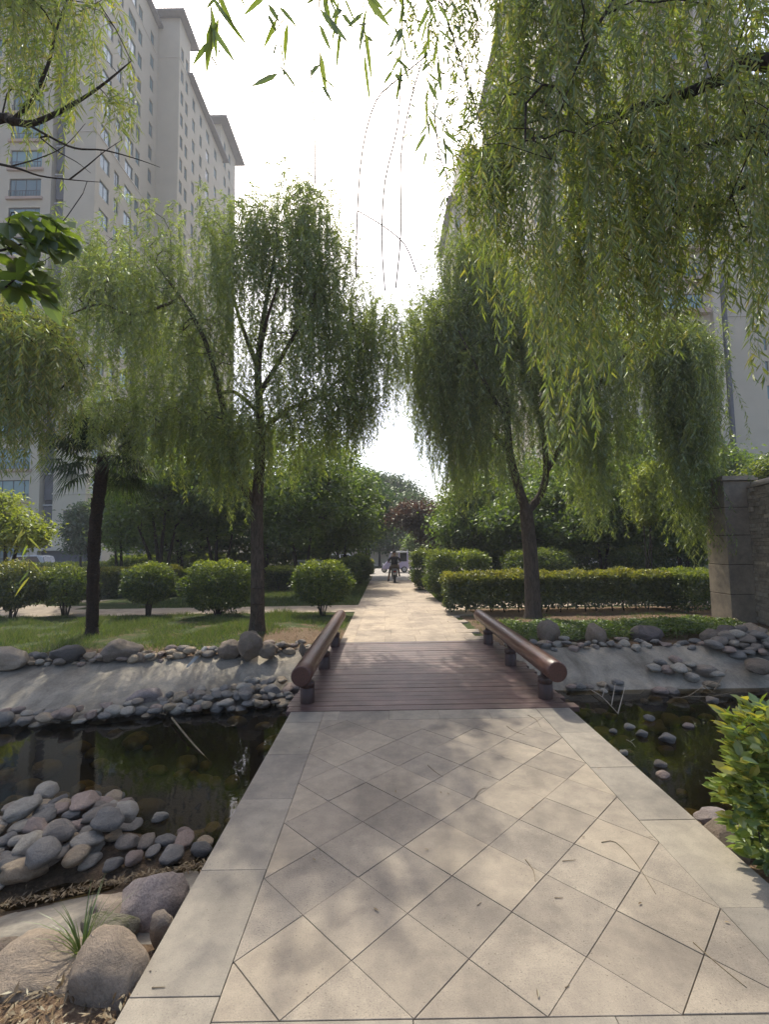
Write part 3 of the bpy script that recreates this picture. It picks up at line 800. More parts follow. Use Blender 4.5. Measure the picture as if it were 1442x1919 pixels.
scatter(in_px([(200, 1635), (398, 1602), (406, 1575), (330, 1580), (240, 1592)], -0.44), 17, (0.07, 0.125), 0.62, COB, 'cobble on the wet litter line by the purplish boulder', 'cobbles along the litter line')
scatter(in_px([(1225, 1268), (1350, 1290), (1335, 1268), (1300, 1250), (1235, 1246)], -0.36), 16, (0.10, 0.17), 0.55, COB, 'cobble on the concrete slope across from the glossy shrub', 'cobbles on the hedge-side slope')
scatter(in_px([(1340, 1232), (1460, 1250), (1460, 1205), (1390, 1200), (1345, 1210)], -0.1), 44, (0.09, 0.16), 0.48, COB + TANS[:2], 'cobble in the pile below the stone wall', 'cobbles piled below the stone wall')
scatter(in_px([(1225, 1330), (1275, 1338), (1270, 1305), (1225, 1298)], -0.44), 5, (0.10, 0.16), 0.7, COB, 'cobble in the shallows below the hedge-side slope', 'cobbles in the shallows', sink=-0.3)
scatter(in_px([(1070, 1304), (1170, 1298), (1160, 1284), (1070, 1288)], -0.44), 8, (0.08, 0.14), 0.7, COB, 'cobble at the water edge beside the bridge planks', 'cobbles at the bridge edge')
for (px, py, w, zt) in ((1335, 1316, 24, 1), (1253, 1388, 30, 1), (1238, 1434, 22, 0.3), (1205, 1378, 22, 0.6), (1218, 1350, 18, 0.8), (1150, 1372, 14, 0.2), (1245, 1452, 26, 0.0), (1290, 1362, 18, 0.2), (1180, 1362, 20, 0.0), (1170, 1415, 16, 0.7),
                        (300, 1534, 26, 0.5), (345, 1560, 20, 0.2)):
    c = gpt(px, py, ZW); s = w * c.y / F * 0.5 * 1.15
    o = link('cobble', COB[rng.integers(11)], None, (c.x, c.y, ZW - s * 0.34 + 0.022 + 0.035 * zt), (0.1, 0.1, rng.random() * 0.6), (s, s * 0.75, s * 0.55))
    tag(o, dress(o, s, s * 0.75, s * 0.55, 'cobble just breaking the open water surface'), 'stone', 'cobbles breaking the water')
def bedrand():
    while True:
        x = (-5.2 + 4.2 * rng.random()) if rng.random() < 0.55 else (1.95 + 4.0 * rng.random()); y = 2.9 + 4.0 * rng.random()
        if hz(x, y) < ZW - 0.1: return x, y
def submerged():
    vs, fs = [], []
    src = [(np.array([v.co[:] for v in m_.vertices]), [tuple(p.vertices) for p in m_.polygons]) for m_ in WET]
    for i in range(170):
        x, y = bedrand(); h = 0.07 + 0.10 * rng.random(); V, Fc = src[rng.integers(4)]; th = rng.random() * 6.28; c, s_ = math.cos(th), math.sin(th)
        Q = V * (h, h * 0.7, h * 0.5); Q = np.stack([Q[:, 0] * c - Q[:, 1] * s_, Q[:, 0] * s_ + Q[:, 1] * c, Q[:, 2]], 1) + (x, y, min(hz(x, y) + h * 0.3, ZW - h * 0.5))
        o_ = len(vs); vs += Q.tolist(); fs += [tuple(k + o_ for k in f) for f in Fc]
    me = bpy.data.meshes.new('submerged_cobbles'); me.from_pydata(vs, [], fs)
    me.materials.append(M['wetstone']); me.polygons.foreach_set('use_smooth', [True] * len(fs))
    tag(link('submerged_cobbles', me), 'brown algae-stained cobbles lying under the pond water', None, None, 'stuff')
submerged()
scatter(in_px([(1362, 1180), (1400, 1190), (1395, 1165), (1345, 1165)], 0.02), 12, (0.05, 0.10), 0.6, TANS + COB[:3], 'stone at the foot of the wall pillar', 'stones at the pillar foot', name='bank_stone', warm=0.8)

# drain pipe
hx_, hy_ = ground_hit(378, 1229); pb = Vector((hx_, hy_, hz(hx_, hy_) + 0.045)); pa = ypt(350, 1255, hy_ - 0.42)
d = (pb - pa).normalized(); pe = pb + d * 0.12
pipe = MB(); n = 20
def ring(c, r_, ax_):
    a = ax_.cross(Vector((0, 0, 1))).normalized(); b = ax_.cross(a)
    return [c + (a * math.cos(2*math.pi*j/n) + b * math.sin(2*math.pi*j/n)) * r_ for j in range(n)]
r1 = 0.042
vs = ring(pe, r1, d) + ring(pa, r1, d) + ring(pa, r1 * 0.84, d) + ring(pa + d * 0.3, r1 * 0.84, d)
pipe.add(vs, [(k*n+j, k*n+(j+1) % n, (k+1)*n+(j+1) % n, (k+1)*n+j) for k in range(3) for j in range(n)])
tag(pipe.build('drain_pipe', m_plain('pipe_grey', (0.33, 0.32, 0.29), 0.6, 0.4, var=0.2), None, True), 'grey plastic drain pipe sticking out over the concrete slope', 'pipe')

# ------------------------------------------------------------------ stone wall with pillar
def wall_build():
    base = gpt(1336, 1166, 0.0); P0 = Vector((7.22, 10.5, -0.05))
    e = Vector((-0.26, -0.966, 0)).normalized(); nrm = Vector((-0.966, 0.26, 0))   # along the wall, towards the viewer's side
    root = empty('garden_wall', P0); tag(root, 'stacked ledge-stone garden wall with granite pillar and rounded coping', 'wall')
    H_ = 3.02
    mg = m_granite('pillar_granite', (0.33, 0.275, 0.205), (0.22, 0.18, 0.135), (0.42, 0.36, 0.28), (0.31, 0.26, 0.19))
    zz = [0, 0.62, 1.24, 1.86, 2.45, H_]
    for a, b in zip(zz[:-1], zz[1:]):
        mb = MB(); mb.box((0, -0.62, a + 0.006), (0.62, 0, b - 0.006))
        link('granite_slab', bevel_mesh(mb.mesh('granite_slab', mg), 0.006), root)
    mb = MB(); mb.box((0.02, -0.60, 0), (0.60, -0.02, H_ - 0.01)); mb.build('pillar_core', M['joint'], root)
    mb = MB(); mb.box((-0.07, -0.70, H_), (0.69, 0.07, H_ + 0.05)); mb.box((-0.03, -0.66, H_ + 0.05), (0.65, 0.03, H_ + 0.10))
    mb.build('pillar_cap', M['stucco_pale'] if False else mg, root)
    # wall core starts at pillar's near right corner
    S = Vector((0.58, -0.45, 0)); L = 3.4; T = 0.34; Hw = 2.86
    Mx = Matrix.Translation(S) @ Matrix(((e.x, -nrm.x, 0, 0), (e.y, -nrm.y, 0, 0), (0, 0, 1, 0), (0, 0, 0, 1)))   # local x along the wall, y into it
    mb = MB(); mb.box((0, 0.03, 0), (L, T, Hw), 0, Mx); mb.build('wall_core', M['joint'], root)
    ms = m_stone('ledge_stone', [(0.30, 0.26, 0.20), (0.35, 0.30, 0.23), (0.41, 0.355, 0.28), (0.26, 0.225, 0.18), (0.45, 0.39, 0.30)], 0, 0.35)
    z = 0.0
    while z < Hw - 0.03:
        h = 0.055 + 0.04 * rng.random(); h = min(h, Hw - z); x = -0.02
        while x < 2.6:
            w = 0.16 + 0.28 * rng.random(); pr = 0.045 * rng.random()
            if not (1.15 < x + w / 2 < 2.2 and 1.36 < z < 2.5):
                mb = MB(); mb.box((x + 0.003, -pr, z + 0.003), (x + w - 0.003, 0.04, z + h - 0.003), 0, Mx)
                mb.v = [(a + 0.006 * (rng.random() - .5), b + 0.006 * (rng.random() - .5), c + 0.005 * (rng.random() - .5)) for a, b, c in mb.v]
                mb.build('ledge_stone', ms, root)
            x += w
        z += h
    mb = MB(); pts = []
    mb.tube([Mx @ Vector((-0.05, 0.14, Hw + 0.03)), Mx @ Vector((L + 0.05, 0.14, Hw + 0.03))], 0.115, 14)
    mb.box((-0.05, -0.04, Hw - 0.005), (L + 0.05, T, Hw + 0.02), 0, Mx)
    mb.build('coping', m_plain('coping_stone', (0.36, 0.31, 0.24), 0.8, 0.3, var=0.15, scale=8), root)
    wd = m_varnish('weathered_board', (0.22, 0.17, 0.13), (0.33, 0.27, 0.21), 0.7, (1, 1, 9))
    sh = MB(); sh.box((1.18, 0.0, 1.36), (2.16, 0.05, 2.5), 0, Mx); sh = sh.build('shutter', wd, root)
    for k in range(9):
        mb = MB(); mb.box((1.23, -0.045, 1.42 + k * 0.117), (2.11, 0.0, 1.42 + k * 0.117 + 0.1), 0, Mx); mb.build('slat', wd, sh)
    mb = MB()
    for b in (((1.16, -0.06, 1.34), (1.22, 0.0, 2.52)), ((2.12, -0.06, 1.34), (2.18, 0.0, 2.52)), ((1.22, -0.06, 2.46), (2.12, 0.0, 2.52)), ((1.22, -0.06, 1.34), (2.12, 0.0, 1.40))): mb.box(b[0], b[1], 0, Mx)
    mb.build('shutter_frame', M['frame'], sh)
    mb = MB(); mb.box((1.05, -0.16, 1.24), (2.3, 0.0, 1.30), 0, Mx); mb.build('ledge', M['stucco_pale'], root)
wall_build()

# ------------------------------------------------------------------ apartment towers
FLH = 3.36
def facade(mb, O, U, W, z0, z1, cols, rows, depth=0.22, mi=0):
    """wall sheet with real window openings; U is the unit direction along the wall, inward normal found by (-U.y, U.x)"""
    n = Vector((-U.y, U.x, 0))
    us = sorted(set([0, W] + [u for c in cols for u in c])); vs = sorted(set([z0, z1] + [v for r_ in rows for v in r_]))
    hole = lambda u, v: any(a < u < b for a, b in cols) and any(a < v < b for a, b in rows)
    P = lambda u, v, d=0: (O.x + U.x*u + n.x*d, O.y + U.y*u + n.y*d, v)
    for a, b in zip(us[:-1], us[1:]):
        for c, d in zip(vs[:-1], vs[1:]):
            if hole((a+b)/2, (c+d)/2):
                mb.add([P(a,c),P(b,c),P(b,d),P(a,d),P(a,c,depth),P(b,c,depth),P(b,d,depth),P(a,d,depth)], [(0,1,5,4),(1,2,6,5),(2,3,7,6),(3,0,4,7)], mi)
            else: mb.add([P(a,c),P(b,c),P(b,d),P(a,d)], [(0,1,2,3)], mi)
_wm = {}
def win_meshes(w, h, muntins):
    key = (round(w, 2), round(h, 2), muntins)
    if key not in _wm:
        mb = MB(); t = 0.07; dp = 0.07
        mb.box((0, 0, 0), (t, dp, h)); mb.box((w - t, 0, 0), (w, dp, h)); mb.box((t, 0, 0), (w - t, dp, t)); mb.box((t, 0, h - t), (w - t, dp, h))
        for m_ in muntins: mb.box((m_ * w - 0.03, 0.005, t), (m_ * w + 0.03, dp - 0.005, h - t))
        fr = mb.mesh('window', M['frame'])
        mb = MB(); mb.box((t - 0.01, 0.035, t - 0.01), (w - t + 0.01, 0.05, h - t + 0.01)); pn = mb.mesh('pane', M['glass'])
        _wm[key] = (fr, pn)
    return _wm[key]
def windows(root, O, U, cols, rows, depth=0.22, muntins=(0.5,)):
    n = Vector((-U.y, U.x, 0)); rz = math.atan2(U.y, U.x); L = root.location
    for a, b in cols:
        for c, d in rows:
            fr, pn = win_meshes(b - a, d - c, muntins)
            p = Vector((O.x, O.y, 0)) + U * a + n * (depth - 0.10)
            w = link('window', fr, root, (p.x - L.x, p.y - L.y, c - L.z), (0, 0, rz))
            link('pane', pn, w)
def floors(z0, z1, sill, h):
    out = []; z = z0
    while z + sill + h < z1: out.append((z + sill, z + sill + h)); z += FLH
    return out
GZ = -0.6
def box_building(root, x0, x1, y0, y1, z1, front, side, side_x, roof=True, overhang=0.9, win_from=0.0):
    """front: window columns on the face towards the path's start (y0); side: columns on the face at side_x that looks onto the path"""
    mb = MB(); rows = floors(GZ + 0.6 + win_from, z1 - 0.5, 0.95, 1.85)
    Of, Uf = Vector((x0, y0, 0)), Vector((1, 0, 0))
    facade(mb, Of, Uf, x1 - x0, GZ, z1, front, rows)
    if side_x == x1: Os, Us = Vector((x1, y0, 0)), Vector((0, 1, 0))
    else: Os, Us = Vector((x0, y1, 0)), Vector((0, -1, 0))
    sc_ = side if side_x == x1 else [(y1 - y0 - b, y1 - y0 - a) for a, b in side]
    facade(mb, Os, Us, y1 - y0, GZ, z1, sc_, rows)
    xo = x0 if side_x == x1 else x1
    mb.add([(xo, y0, GZ), (xo, y1, GZ), (xo, y1, z1), (xo, y0, z1)], [(0, 1, 2, 3)])
    mb.add([(x0, y1, GZ), (x1, y1, GZ), (x1, y1, z1), (x0, y1, z1)], [(0, 1, 2, 3)])
    mb.add([(x0, y0, z1), (x1, y0, z1), (x1, y1, z1), (x0, y1, z1)], [(0, 1, 2, 3)])
    mb.v = [(a - root.location.x, b - root.location.y, c - root.location.z) for a, b, c in mb.v]
    mb.build('wall', M['stucco'], root)
    windows(root, Of, Uf, front, rows); windows(root, Os, Us, sc_, rows)
    L = root.location
    if roof:
        mb = MB(); h = overhang
        a, b, c, d = x0 - h - L.x, x1 + h - L.x, y0 - h - L.y, y1 + h - L.y; z = z1 - L.z
        mb.add([(a,c,z+.02),(b,c,z+.02),(b,d,z+.02),(a,d,z+.02),(a,c,z+.35),(b,c,z+.35),(b,d,z+.35),(a,d,z+.35),(a+3,c+3,z+2.6),(b-3,c+3,z+2.6),(b-3,d-3,z+2.6),(a+3,d-3,z+2.6)],
               [(0,3,2,1),(0,1,5,4),(1,2,6,5),(2,3,7,6),(3,0,4,7),(4,5,9,8),(5,6,10,9),(6,7,11,10),(7,4,8,11),(8,9,10,11)])
        mb.build('roof', M['roof'], root)
    # thin belt courses
    k = 0; z = GZ + 8.2
    while z < z1:
        mb = MB(); hh = 0.16; pj = 0.06
        sx = x1 if side_x == x1 else x0
        mb.box((x0 - pj - L.x, y0 - pj - L.y, z - L.z), (x1 + pj - L.x, y0 - 0.002 - L.y, z + hh - L.z))
        if side_x == x1: mb.box((x1 + 0.002 - L.x, y0 - 0.002 - L.y, z - L.z), (x1 + pj - L.x, y1 - L.y, z + hh - L.z))
        else: mb.box((x0 - pj - L.x, y0 - 0.002 - L.y, z - L.z), (x0 - 0.002 - L.x, y1 - L.y, z + hh - L.z))
        mb.build('belt_course', M['stucco_pale'], root); z += FLH * 7 if k else FLH * 5; k += 1
    return rows

def tower_left():
    Y0 = 48.5; xc = -31.26
    root = empty('apartment_tower', (xc, Y0, GZ)); tag(root, 'tall beige apartment tower with dark service shaft and balcony windows', 'building')
    side = [(0.8, 2.6), (3.5, 4.5), (5.6, 7.4), (7.9, 8.9), (11.0, 12.0)]
    rows = box_building(root, xc - 3.4, xc, Y0, 61.6, 76.0, [], side, xc, True, 0.7, 0)
    # service shaft with grey louvre panels
    x0 = -36.1
    L = root.location
    mb = MB(); mb.box((x0 - 0.2 - L.x, 1.2, 0), (xc - 3.41 - L.x, 6, 76)); mb.build('shaft', M['louvre'], root)
    z = 1.0
    while z < 70:
        mb = MB(); mb.box((x0 - L.x, 0.75, z), (xc - 3.5 - L.x, 1.19, z + 2.7)); mb.build('louvre_panel', M['louvre'], root)
        mb = MB(); mb.box((x0 - 0.05 - L.x, 0.62, z + 2.75), (xc - 3.45 - L.x, 1.19, z + 2.86)); mb.build('shaft_ledge', M['metal_w'], root); z += FLH
    # balcony wing
    xw1, xw0 = x0 - 0.21, -50.0
    mb = MB(); cols = [(xw1 - 4.6 - xw0, xw1 - 1.1 - xw0), (xw1 - 9.6 - xw0, xw1 - 6.1 - xw0)]
    rows2 = floors(GZ + 0.6, 74, 0.35, 2.15)
    facade(mb, Vector((xw0, Y0 + 0.3, 0)), Vector((1, 0, 0)), xw1 - xw0, GZ, 76, cols, rows2)
    mb.add([(xw1, Y0 + 0.3, GZ), (xw1, Y0 + 9, GZ), (xw1, Y0 + 9, 76), (xw1, Y0 + 0.3, 76)], [(0, 1, 2, 3)])
    mb.add([(xw0, Y0 + 0.3, GZ), (xw0, Y0 + 9, GZ), (xw0, Y0 + 9, 76), (xw0, Y0 + 0.3, 76)], [(0, 1, 2, 3)])
    mb.v = [(a - L.x, b - L.y, c - L.z) for a, b, c in mb.v]; mb.build('balcony_wall', M['stucco'], root)
    rr = [r_ for r_ in rows2 if r_[0] < 68]
    windows(root, Vector((xw0, Y0 + 0.3, 0)), Vector((1, 0, 0)), cols, rr, 0.22, (0.17, 0.5, 0.83))
    for a, b in cols[:1]:
        for c, d in rr:
            mb = MB(); mb.box((xw0 + a - 0.25 - L.x, 0.08, c - 0.34 - L.z), (xw0 + b + 0.25 - L.x, 0.298, c - 0.05 - L.z)); led = mb.build('ledge', M['stucco_pink'], root)
            mb = MB()
            for t in np.linspace(0, 1, 12): mb.box((xw0 + a + 0.05 + t * (b - a - 0.13) - L.x, 0.16, c - 0.05 - L.z), (xw0 + a + 0.08 + t * (b - a - 0.13) - L.x, 0.19, c + 0.62 - L.z))
            mb.box((xw0 + a - L.x, 0.15, c + 0.62 - L.z), (xw0 + b - L.x, 0.20, c + 0.67 - L.z)); mb.build('balcony_rail', M['frame'], led)
    # garage porch at the base
    mb = MB(); mb.box((-3.6, -2.2, 2.35), (3.2, -0.003, 2.62)); mb.box((-3.6, -2.2, 0), (-3.2, -0.003, 2.35)); mb.box((2.8, -2.2, 0), (3.2, -0.003, 2.35)); mb.build('porch', M['stucco_pale'], root)
    mb = MB(); mb.box((-3.19, -1.6, 0), (2.79, -1.5, 2.34)); mb.build('garage_door', M['louvre'], root)
    mb = MB(); mb.box((-2.2, -0.06, 5.6), (-1.0, -0.004, 6.5)); mb.build('vent_grille', M['frame'], root)
tower_left()

r2 = empty('apartment_tower', (-28.2, 61.75, GZ)); tag(r2, 'beige tower wing with tall roofline behind the tower with the service shaft', 'building')
box_building(r2, -33.5, -28.2, 61.62, 65.2, 77.6, [], [(0.5, 1.4), (2.1, 3.0)], -28.2, True, 1.0, 20.6)
r3 = empty('apartment_tower', (-28.3, 65.4, GZ)); tag(r3, 'lower-roofed beige tower wing joining the two taller beige wings', 'building')
box_building(r3, -33.4, -28.3, 65.22, 79.5, 71.8, [], [(1.2, 2.2), (4.0, 4.9), (6.6, 8.0), (10.2, 11.4)], -28.3, True, 0.9, 20.6)
r4 = empty('apartment_tower', (-28.6, 81.0, GZ)); tag(r4, 'farthest beige tower with a dark overhanging roof above the willow crown', 'building')
box_building(r4, -33.5, -28.6, 79.52, 87.5, 78.6, [(2.2, 3.4)], [(1.5, 2.6), (4.0, 5.1)], -28.6, True, 1.5, 30.3)

def tower_right():
    root = empty('apartment_tower', (18.0, 46.0, GZ)); tag(root, 'tall beige apartment tower seen through the curtain of willow strands', 'building')
    fr_cols = [(1.6, 3.4), (5.6, 6.8), (10.4, 14.9)]
    box_building(root, 18.0, 38.7, 46.0, 76.0, 76.0, fr_cols, [(1.5, 3.2), (5.0, 6.0), (8.4, 10.2), (12.6, 13.6), (17.0, 18.4), (21.5, 22.6), (26.0, 27.2)], 18.0, True, 0.8, 7.3)
    L = root.location
    rows2 = floors(GZ + 0.6 + 7.3, 66, 0.95, 1.85)
    for c, d in rows2:
        mb = MB(); mb.box((10.1, -0.75, c - 0.5 - L.z), (15.2, -0.003, c - 0.06 - L.z)); mb.build('ledge', M['stucco_pink'], root)
    mb = MB(); mb.box((15.5, -0.45, 0), (16.3, -0.003, 76)); mb.build('pilaster', M['stucco_pale'], root)
    mb = MB(); mb.tube([(16.8, -0.2, 0), (16.8, -0.2, 76)], 0.24, 10); mb.build('downpipe', M['louvre'], root)
tower_right()
r5 = empty('apartment_tower', (13.9, 84.0, GZ)); tag(r5, 'distant beige tower with overhanging roof beside the open sky', 'building')
box_building(r5, 14.0, 21.0, 84.0, 100.0, 66.5, [(0.3, 1.1)], [(2, 3.2), (6, 7.2), (10, 11.2)], 14.0, True, 1.2, 30.3)
mbx = MB(); mbx.box((1.3, -1.5, 0), (6.6, 10, 76.3)); mbx.build('stair_core', M['stucco'], r5)
r6 = empty('apartment_tower', (46.0, 62.0, GZ)); tag(r6, 'pale tower with close-set windows beyond the garden wall', 'building')
box_building(r6, 45.0, 62.0, 62.0, 80.0, 66.0, [(0.8, 2.2), (3.4, 4.8), (6.2, 7.6), (9.2, 10.6)], [(2, 3.5), (6, 7.5)], 45.0, True, 0.8, 3)

# ------------------------------------------------------------------ foliage helpers
def unit(a): return a / np.maximum(1e-9, np.linalg.norm(a, axis=-1, keepdims=True))
def leaf_quads(P, Dr, L, W, droop=0.12, nrm=None):
    """one slim quad per leaf"""
    n = len(P); Dr = unit(Dr)
    side = unit(np.cross(Dr, rng.normal(size=(n, 3)) if nrm is None else nrm))
    up = np.cross(side, Dr)
    L = np.broadcast_to(L, (n,))[:, None]; W = np.broadcast_to(W, (n,))[:, None]
    V = np.empty((n, 4, 3))
    mid = P + Dr * L * 0.42 + up * W * 0.15
    V[:, 0] = P; V[:, 1] = mid + side * W * 0.5; V[:, 2] = P + Dr * L - np.array([0, 0, 1]) * L * droop; V[:, 3] = mid - side * W * 0.5
    return V
def leaf_pairs(P, Dr, L, W, nrm=None, droop=0.1, fold=0.18, wid=(0.30, 0.68, 0.92, 0.72)):
    """two quads per leaf, folded at the midrib, ovate outline"""
    n = len(P); Dr = unit(Dr)
    side = unit(np.cross(Dr, rng.normal(size=(n, 3)) if nrm is None else nrm)); up = np.cross(side, Dr)
    L = np.broadcast_to(L, (n,))[:, None]; W = np.broadcast_to(W, (n,))[:, None]
    dn = -np.array([0, 0, 1]) * L * droop
    a, b, wa, wb = wid
    tip = P + Dr * L + dn
    V = np.empty((n, 2, 4, 3))
    for s, k in ((1, 0), (-1, 1)):
        q1 = P + Dr * L * a + side * s * W * 0.5 * wa + up * W * fold + dn * a * a
        q2 = P + Dr * L * b + side * s * W * 0.5 * wb + up * W * fold + dn * b * b
        V[:, k] = np.stack([P, q1, q2, tip] if k == 0 else [P, tip, q2, q1], 1)
    return V.reshape(-1, 4, 3)
def edge_tubes(P0, P1, R0, R1, n=5):
    """frustums for many edges at once -> quads (E*n,4,3)"""
    t = unit(P1 - P0); ref = np.where(np.abs(t[:, 2:3]) > 0.9, np.array([[1.0, 0, 0]]), np.array([[0, 0, 1.0]]))
    a = unit(np.cross(t, ref)); b = np.cross(t, a)
    out = []
    for j in range(n):
        t0, t1 = 2*math.pi*j/n, 2*math.pi*(j+1)/n
        d0 = a*math.cos(t0) + b*math.sin(t0); d1 = a*math.cos(t1) + b*math.sin(t1)
        out.append(np.stack([P0 + d0*R0[:, None], P1 + d0*R1[:, None], P1 + d1*R1[:, None], P0 + d1*R0[:, None]], 1))
    return np.concatenate(out)
def smooth_path(pts, k=4):
    pts = [np.array(p, float) for p in pts]; out = []
    for i in range(len(pts) - 1):
        p0, p1, p2, p3 = pts[max(i-1, 0)], pts[i], pts[i+1], pts[min(i+2, len(pts)-1)]
        for j in range(k):
            t = j / k
            out.append(0.5*((2*p1) + (-p0+p2)*t + (2*p0-5*p1+4*p2-p3)*t*t + (-p0+3*p1-3*p2+p3)*t**3))
    out.append(pts[-1]); return out
class Skel:
    """branch skeleton: explicit limbs, then twigs reaching out to anchor points"""
    def __init__(self): self.p = []; self.par = []; self.r = []
    def limb(self, pts, r0, r1, attach=True, k=4):
        pp = smooth_path(pts, k); par = -1
        if attach and self.p:
            A = np.array(self.p); par = int(np.argmin(((A - pp[0])**2).sum(1)))
        for i, q in enumerate(pp):
            self.p.append(q); self.par.append(par); self.r.append(r0 + (r1 - r0) * i / (len(pp) - 1)); par = len(self.p) - 1
    def reach(self, anchors, rmax=0.03, rmin=0.005, minnode=0, maxlen=9e9):
        A = np.array(self.p)[minnode:]
        dd = ((anchors[:, None] - A[None])**2).sum(-1).min(1)
        order = np.argsort(dd); first = len(self.p); ends = []
        for ai in order:
            a = anchors[ai]; B = np.array(self.p)
            d = np.linalg.norm(B - a, axis=1) + np.where(B[:, 2] > a[2] + 0.1, 0.5, 0.0)
            d[:minnode] = 9e9
            j = int(np.argmin(d)); b = B[j]; L = np.linalg.norm(a - b)
            k = max(2, int(L / 0.35)); par = j
            up = np.array([0, 0, 0.16 * L]); wob = rng.normal(size=3) * 0.07 * L
            for i in range(1, k + 1):
                t = i / k; q = b + (a - b) * t + (up + wob) * 4 * t * (1 - t)
                self.p.append(q); self.par.append(par); self.r.append(0); par = len(self.p) - 1
            ends.append(par)
        cnt = np.zeros(len(self.p))
        for e in ends:
            i = e
            while i >= first: cnt[i] += 1; i = self.par[i]
        for i in range(first, len(self.p)):
            self.r[i] = min(rmax, rmin * math.sqrt(cnt[i]))
    def quads(self, n=6, big=0.05):
        P = np.array(self.p); par = np.array(self.par); Rr = np.array(self.r)
        m = par >= 0; i = np.nonzero(m)[0]
        r0 = np.minimum(Rr[par[i]], Rr[i] * 1.35)
        bigm = Rr[i] > big; out = []
        if bigm.any(): out.append(edge_tubes(P[par[i]][bigm], P[i][bigm], r0[bigm], Rr[i][bigm], 12))
        if (~bigm).any(): out.append(edge_tubes(P[par[i]][~bigm], P[i][~bigm], r0[~bigm], Rr[i][~bigm], n))
        return np.concatenate(out)
def weld(me):
    bm = bmesh.new(); bm.from_mesh(me); bmesh.ops.remove_doubles(bm, verts=bm.verts, dist=0.0004); bm.to_mesh(me); bm.free()
    me.polygons.foreach_set('use_smooth', [True] * len(me.polygons)); return me
def build_tree(name, root_loc, skel_quads, bark, crown_quads, leaf_mat, label, cat='tree', group=None, crown_rnd=None, twig_quads=None, trunk_name='trunk'):
    root = empty(name, root_loc, 0, label, cat, group); off = np.array(root_loc)
    link(trunk_name, weld(quads_mesh(trunk_name, skel_quads - off, M[bark])), root)
    if twig_quads is not None: link('twigs', quads_mesh('twigs', twig_quads - off, M['twig']), root)['kind'] = 'stuff'
    link('crown', quads_mesh('crown', crown_quads - off, M[leaf_mat], crown_rnd), root)
    return root
def lobes_sample(lobes, n, shell=0.5):
    """lobes in photo pixels at a distance: (px, py, rx, ry, Y, rdepth, weight) -> points inside the ellipsoids"""
    w = np.array([l[6] for l in lobes], float); w /= w.sum(); out = []
    pick = rng.choice(len(lobes), n, p=w)
    for i in pick:
        px, py, rx, ry, Y, rd, _ = lobes[i]
        d = rng.normal(size=3); d /= np.linalg.norm(d); r_ = (shell + (1 - shell) * rng.random()) ** 0.6
        y = Y + d[1] * r_ * rd
        out.append(ypt(px + d[0] * r_ * rx * Y / y, py - d[2] * r_ * ry * Y / y, y))
    return np.array(out)
def hang(O, Dh, L, a, sp, llen, lw, spread=0.65, sway=0.03, stem=None, pair=False, jit=0.0):
    """hanging strands: leaves along each strand; returns leaf quads (+ stem quads)"""
    n = len(O); K = int(L.max() / sp) + 1
    s = (np.arange(K)[None] + rng.random((n, K)) * 0.8) * sp; m = s < L[:, None]
    h = a[:, None] * (1 - np.exp(-s / a[:, None])); e = np.exp(-s / a[:, None])
    ph = rng.random((n, 2, 1)) * 6.28
    def pos(s_, h_):
        p = O[:, None] + Dh[:, None] * h_[..., None] + np.array([0, 0, -1.0]) * (s_ - h_)[..., None]
        p[..., 0] += sway * s_ * np.sin(1.9 * s_ + ph[:, 0]); p[..., 1] += sway * s_ * np.sin(2.3 * s_ + ph[:, 1]); return p
    p = pos(s, h)
    tg = Dh[:, None] * e[..., None] + np.array([0, 0, -1.0]) * (1 - e)[..., None]
    P = p[m]; T = tg[m]; k = len(P)
    if jit: P = P + rng.normal(size=P.shape) * jit
    rd = rng.normal(size=(k, 3)); rd[:, 2] *= 0.35; rd = unit(rd)
    Dr = T * 0.8 + rd * spread
    LL = llen * (0.6 + 0.6 * rng.random(k)); WW = lw * (0.7 + 0.6 * rng.random(k))
    Q = leaf_pairs(P, Dr, LL, WW, droop=0.08, wid=(0.28, 0.62, 0.95, 0.8)) if pair else leaf_quads(P, Dr, LL, WW)
    SQ = None
    if stem:
        ks = 7; ss = np.linspace(0, 1, ks)[None] * L[:, None]; hs = a[:, None] * (1 - np.exp(-ss / a[:, None])); pp = pos(ss, hs)
        P0 = pp[:, :-1].reshape(-1, 3); P1 = pp[:, 1:].reshape(-1, 3)
        r_ = stem * np.linspace(1, 0.35, ks)[None] * np.ones((n, 1))
        SQ = edge_tubes(P0, P1, r_[:, :-1].ravel(), r_[:, 1:].ravel(), 3)
    return Q, SQ
def floor_len(O, curve, rnd):
    """longest strand that keeps above the photo's lower foliage outline"""
    px, _py = proj(O); fy = np.interp(px, [c[0] for c in curve], [c[1] for c in curve])
    zf = np.array([ypt(a, b_, y_).z for a, b_, y_ in zip(px, fy, O[:, 1])])
    return np.maximum(0.15, np.minimum(rnd, O[:, 2] - zf))
def floor_frac(O, curve, lo, hi, cap):
    return np.minimum(cap, floor_len(O, curve, np.full(len(O), 99.0)) * (lo + (hi - lo) * rng.random(len(O))))
def horiz(n, up=0.25):
    th = rng.random(n) * 6.283
    return np.stack([np.cos(th), np.sin(th), np.full(n, up)], 1)
def v3(px, py, Y): return tuple(ypt(px, py, Y))

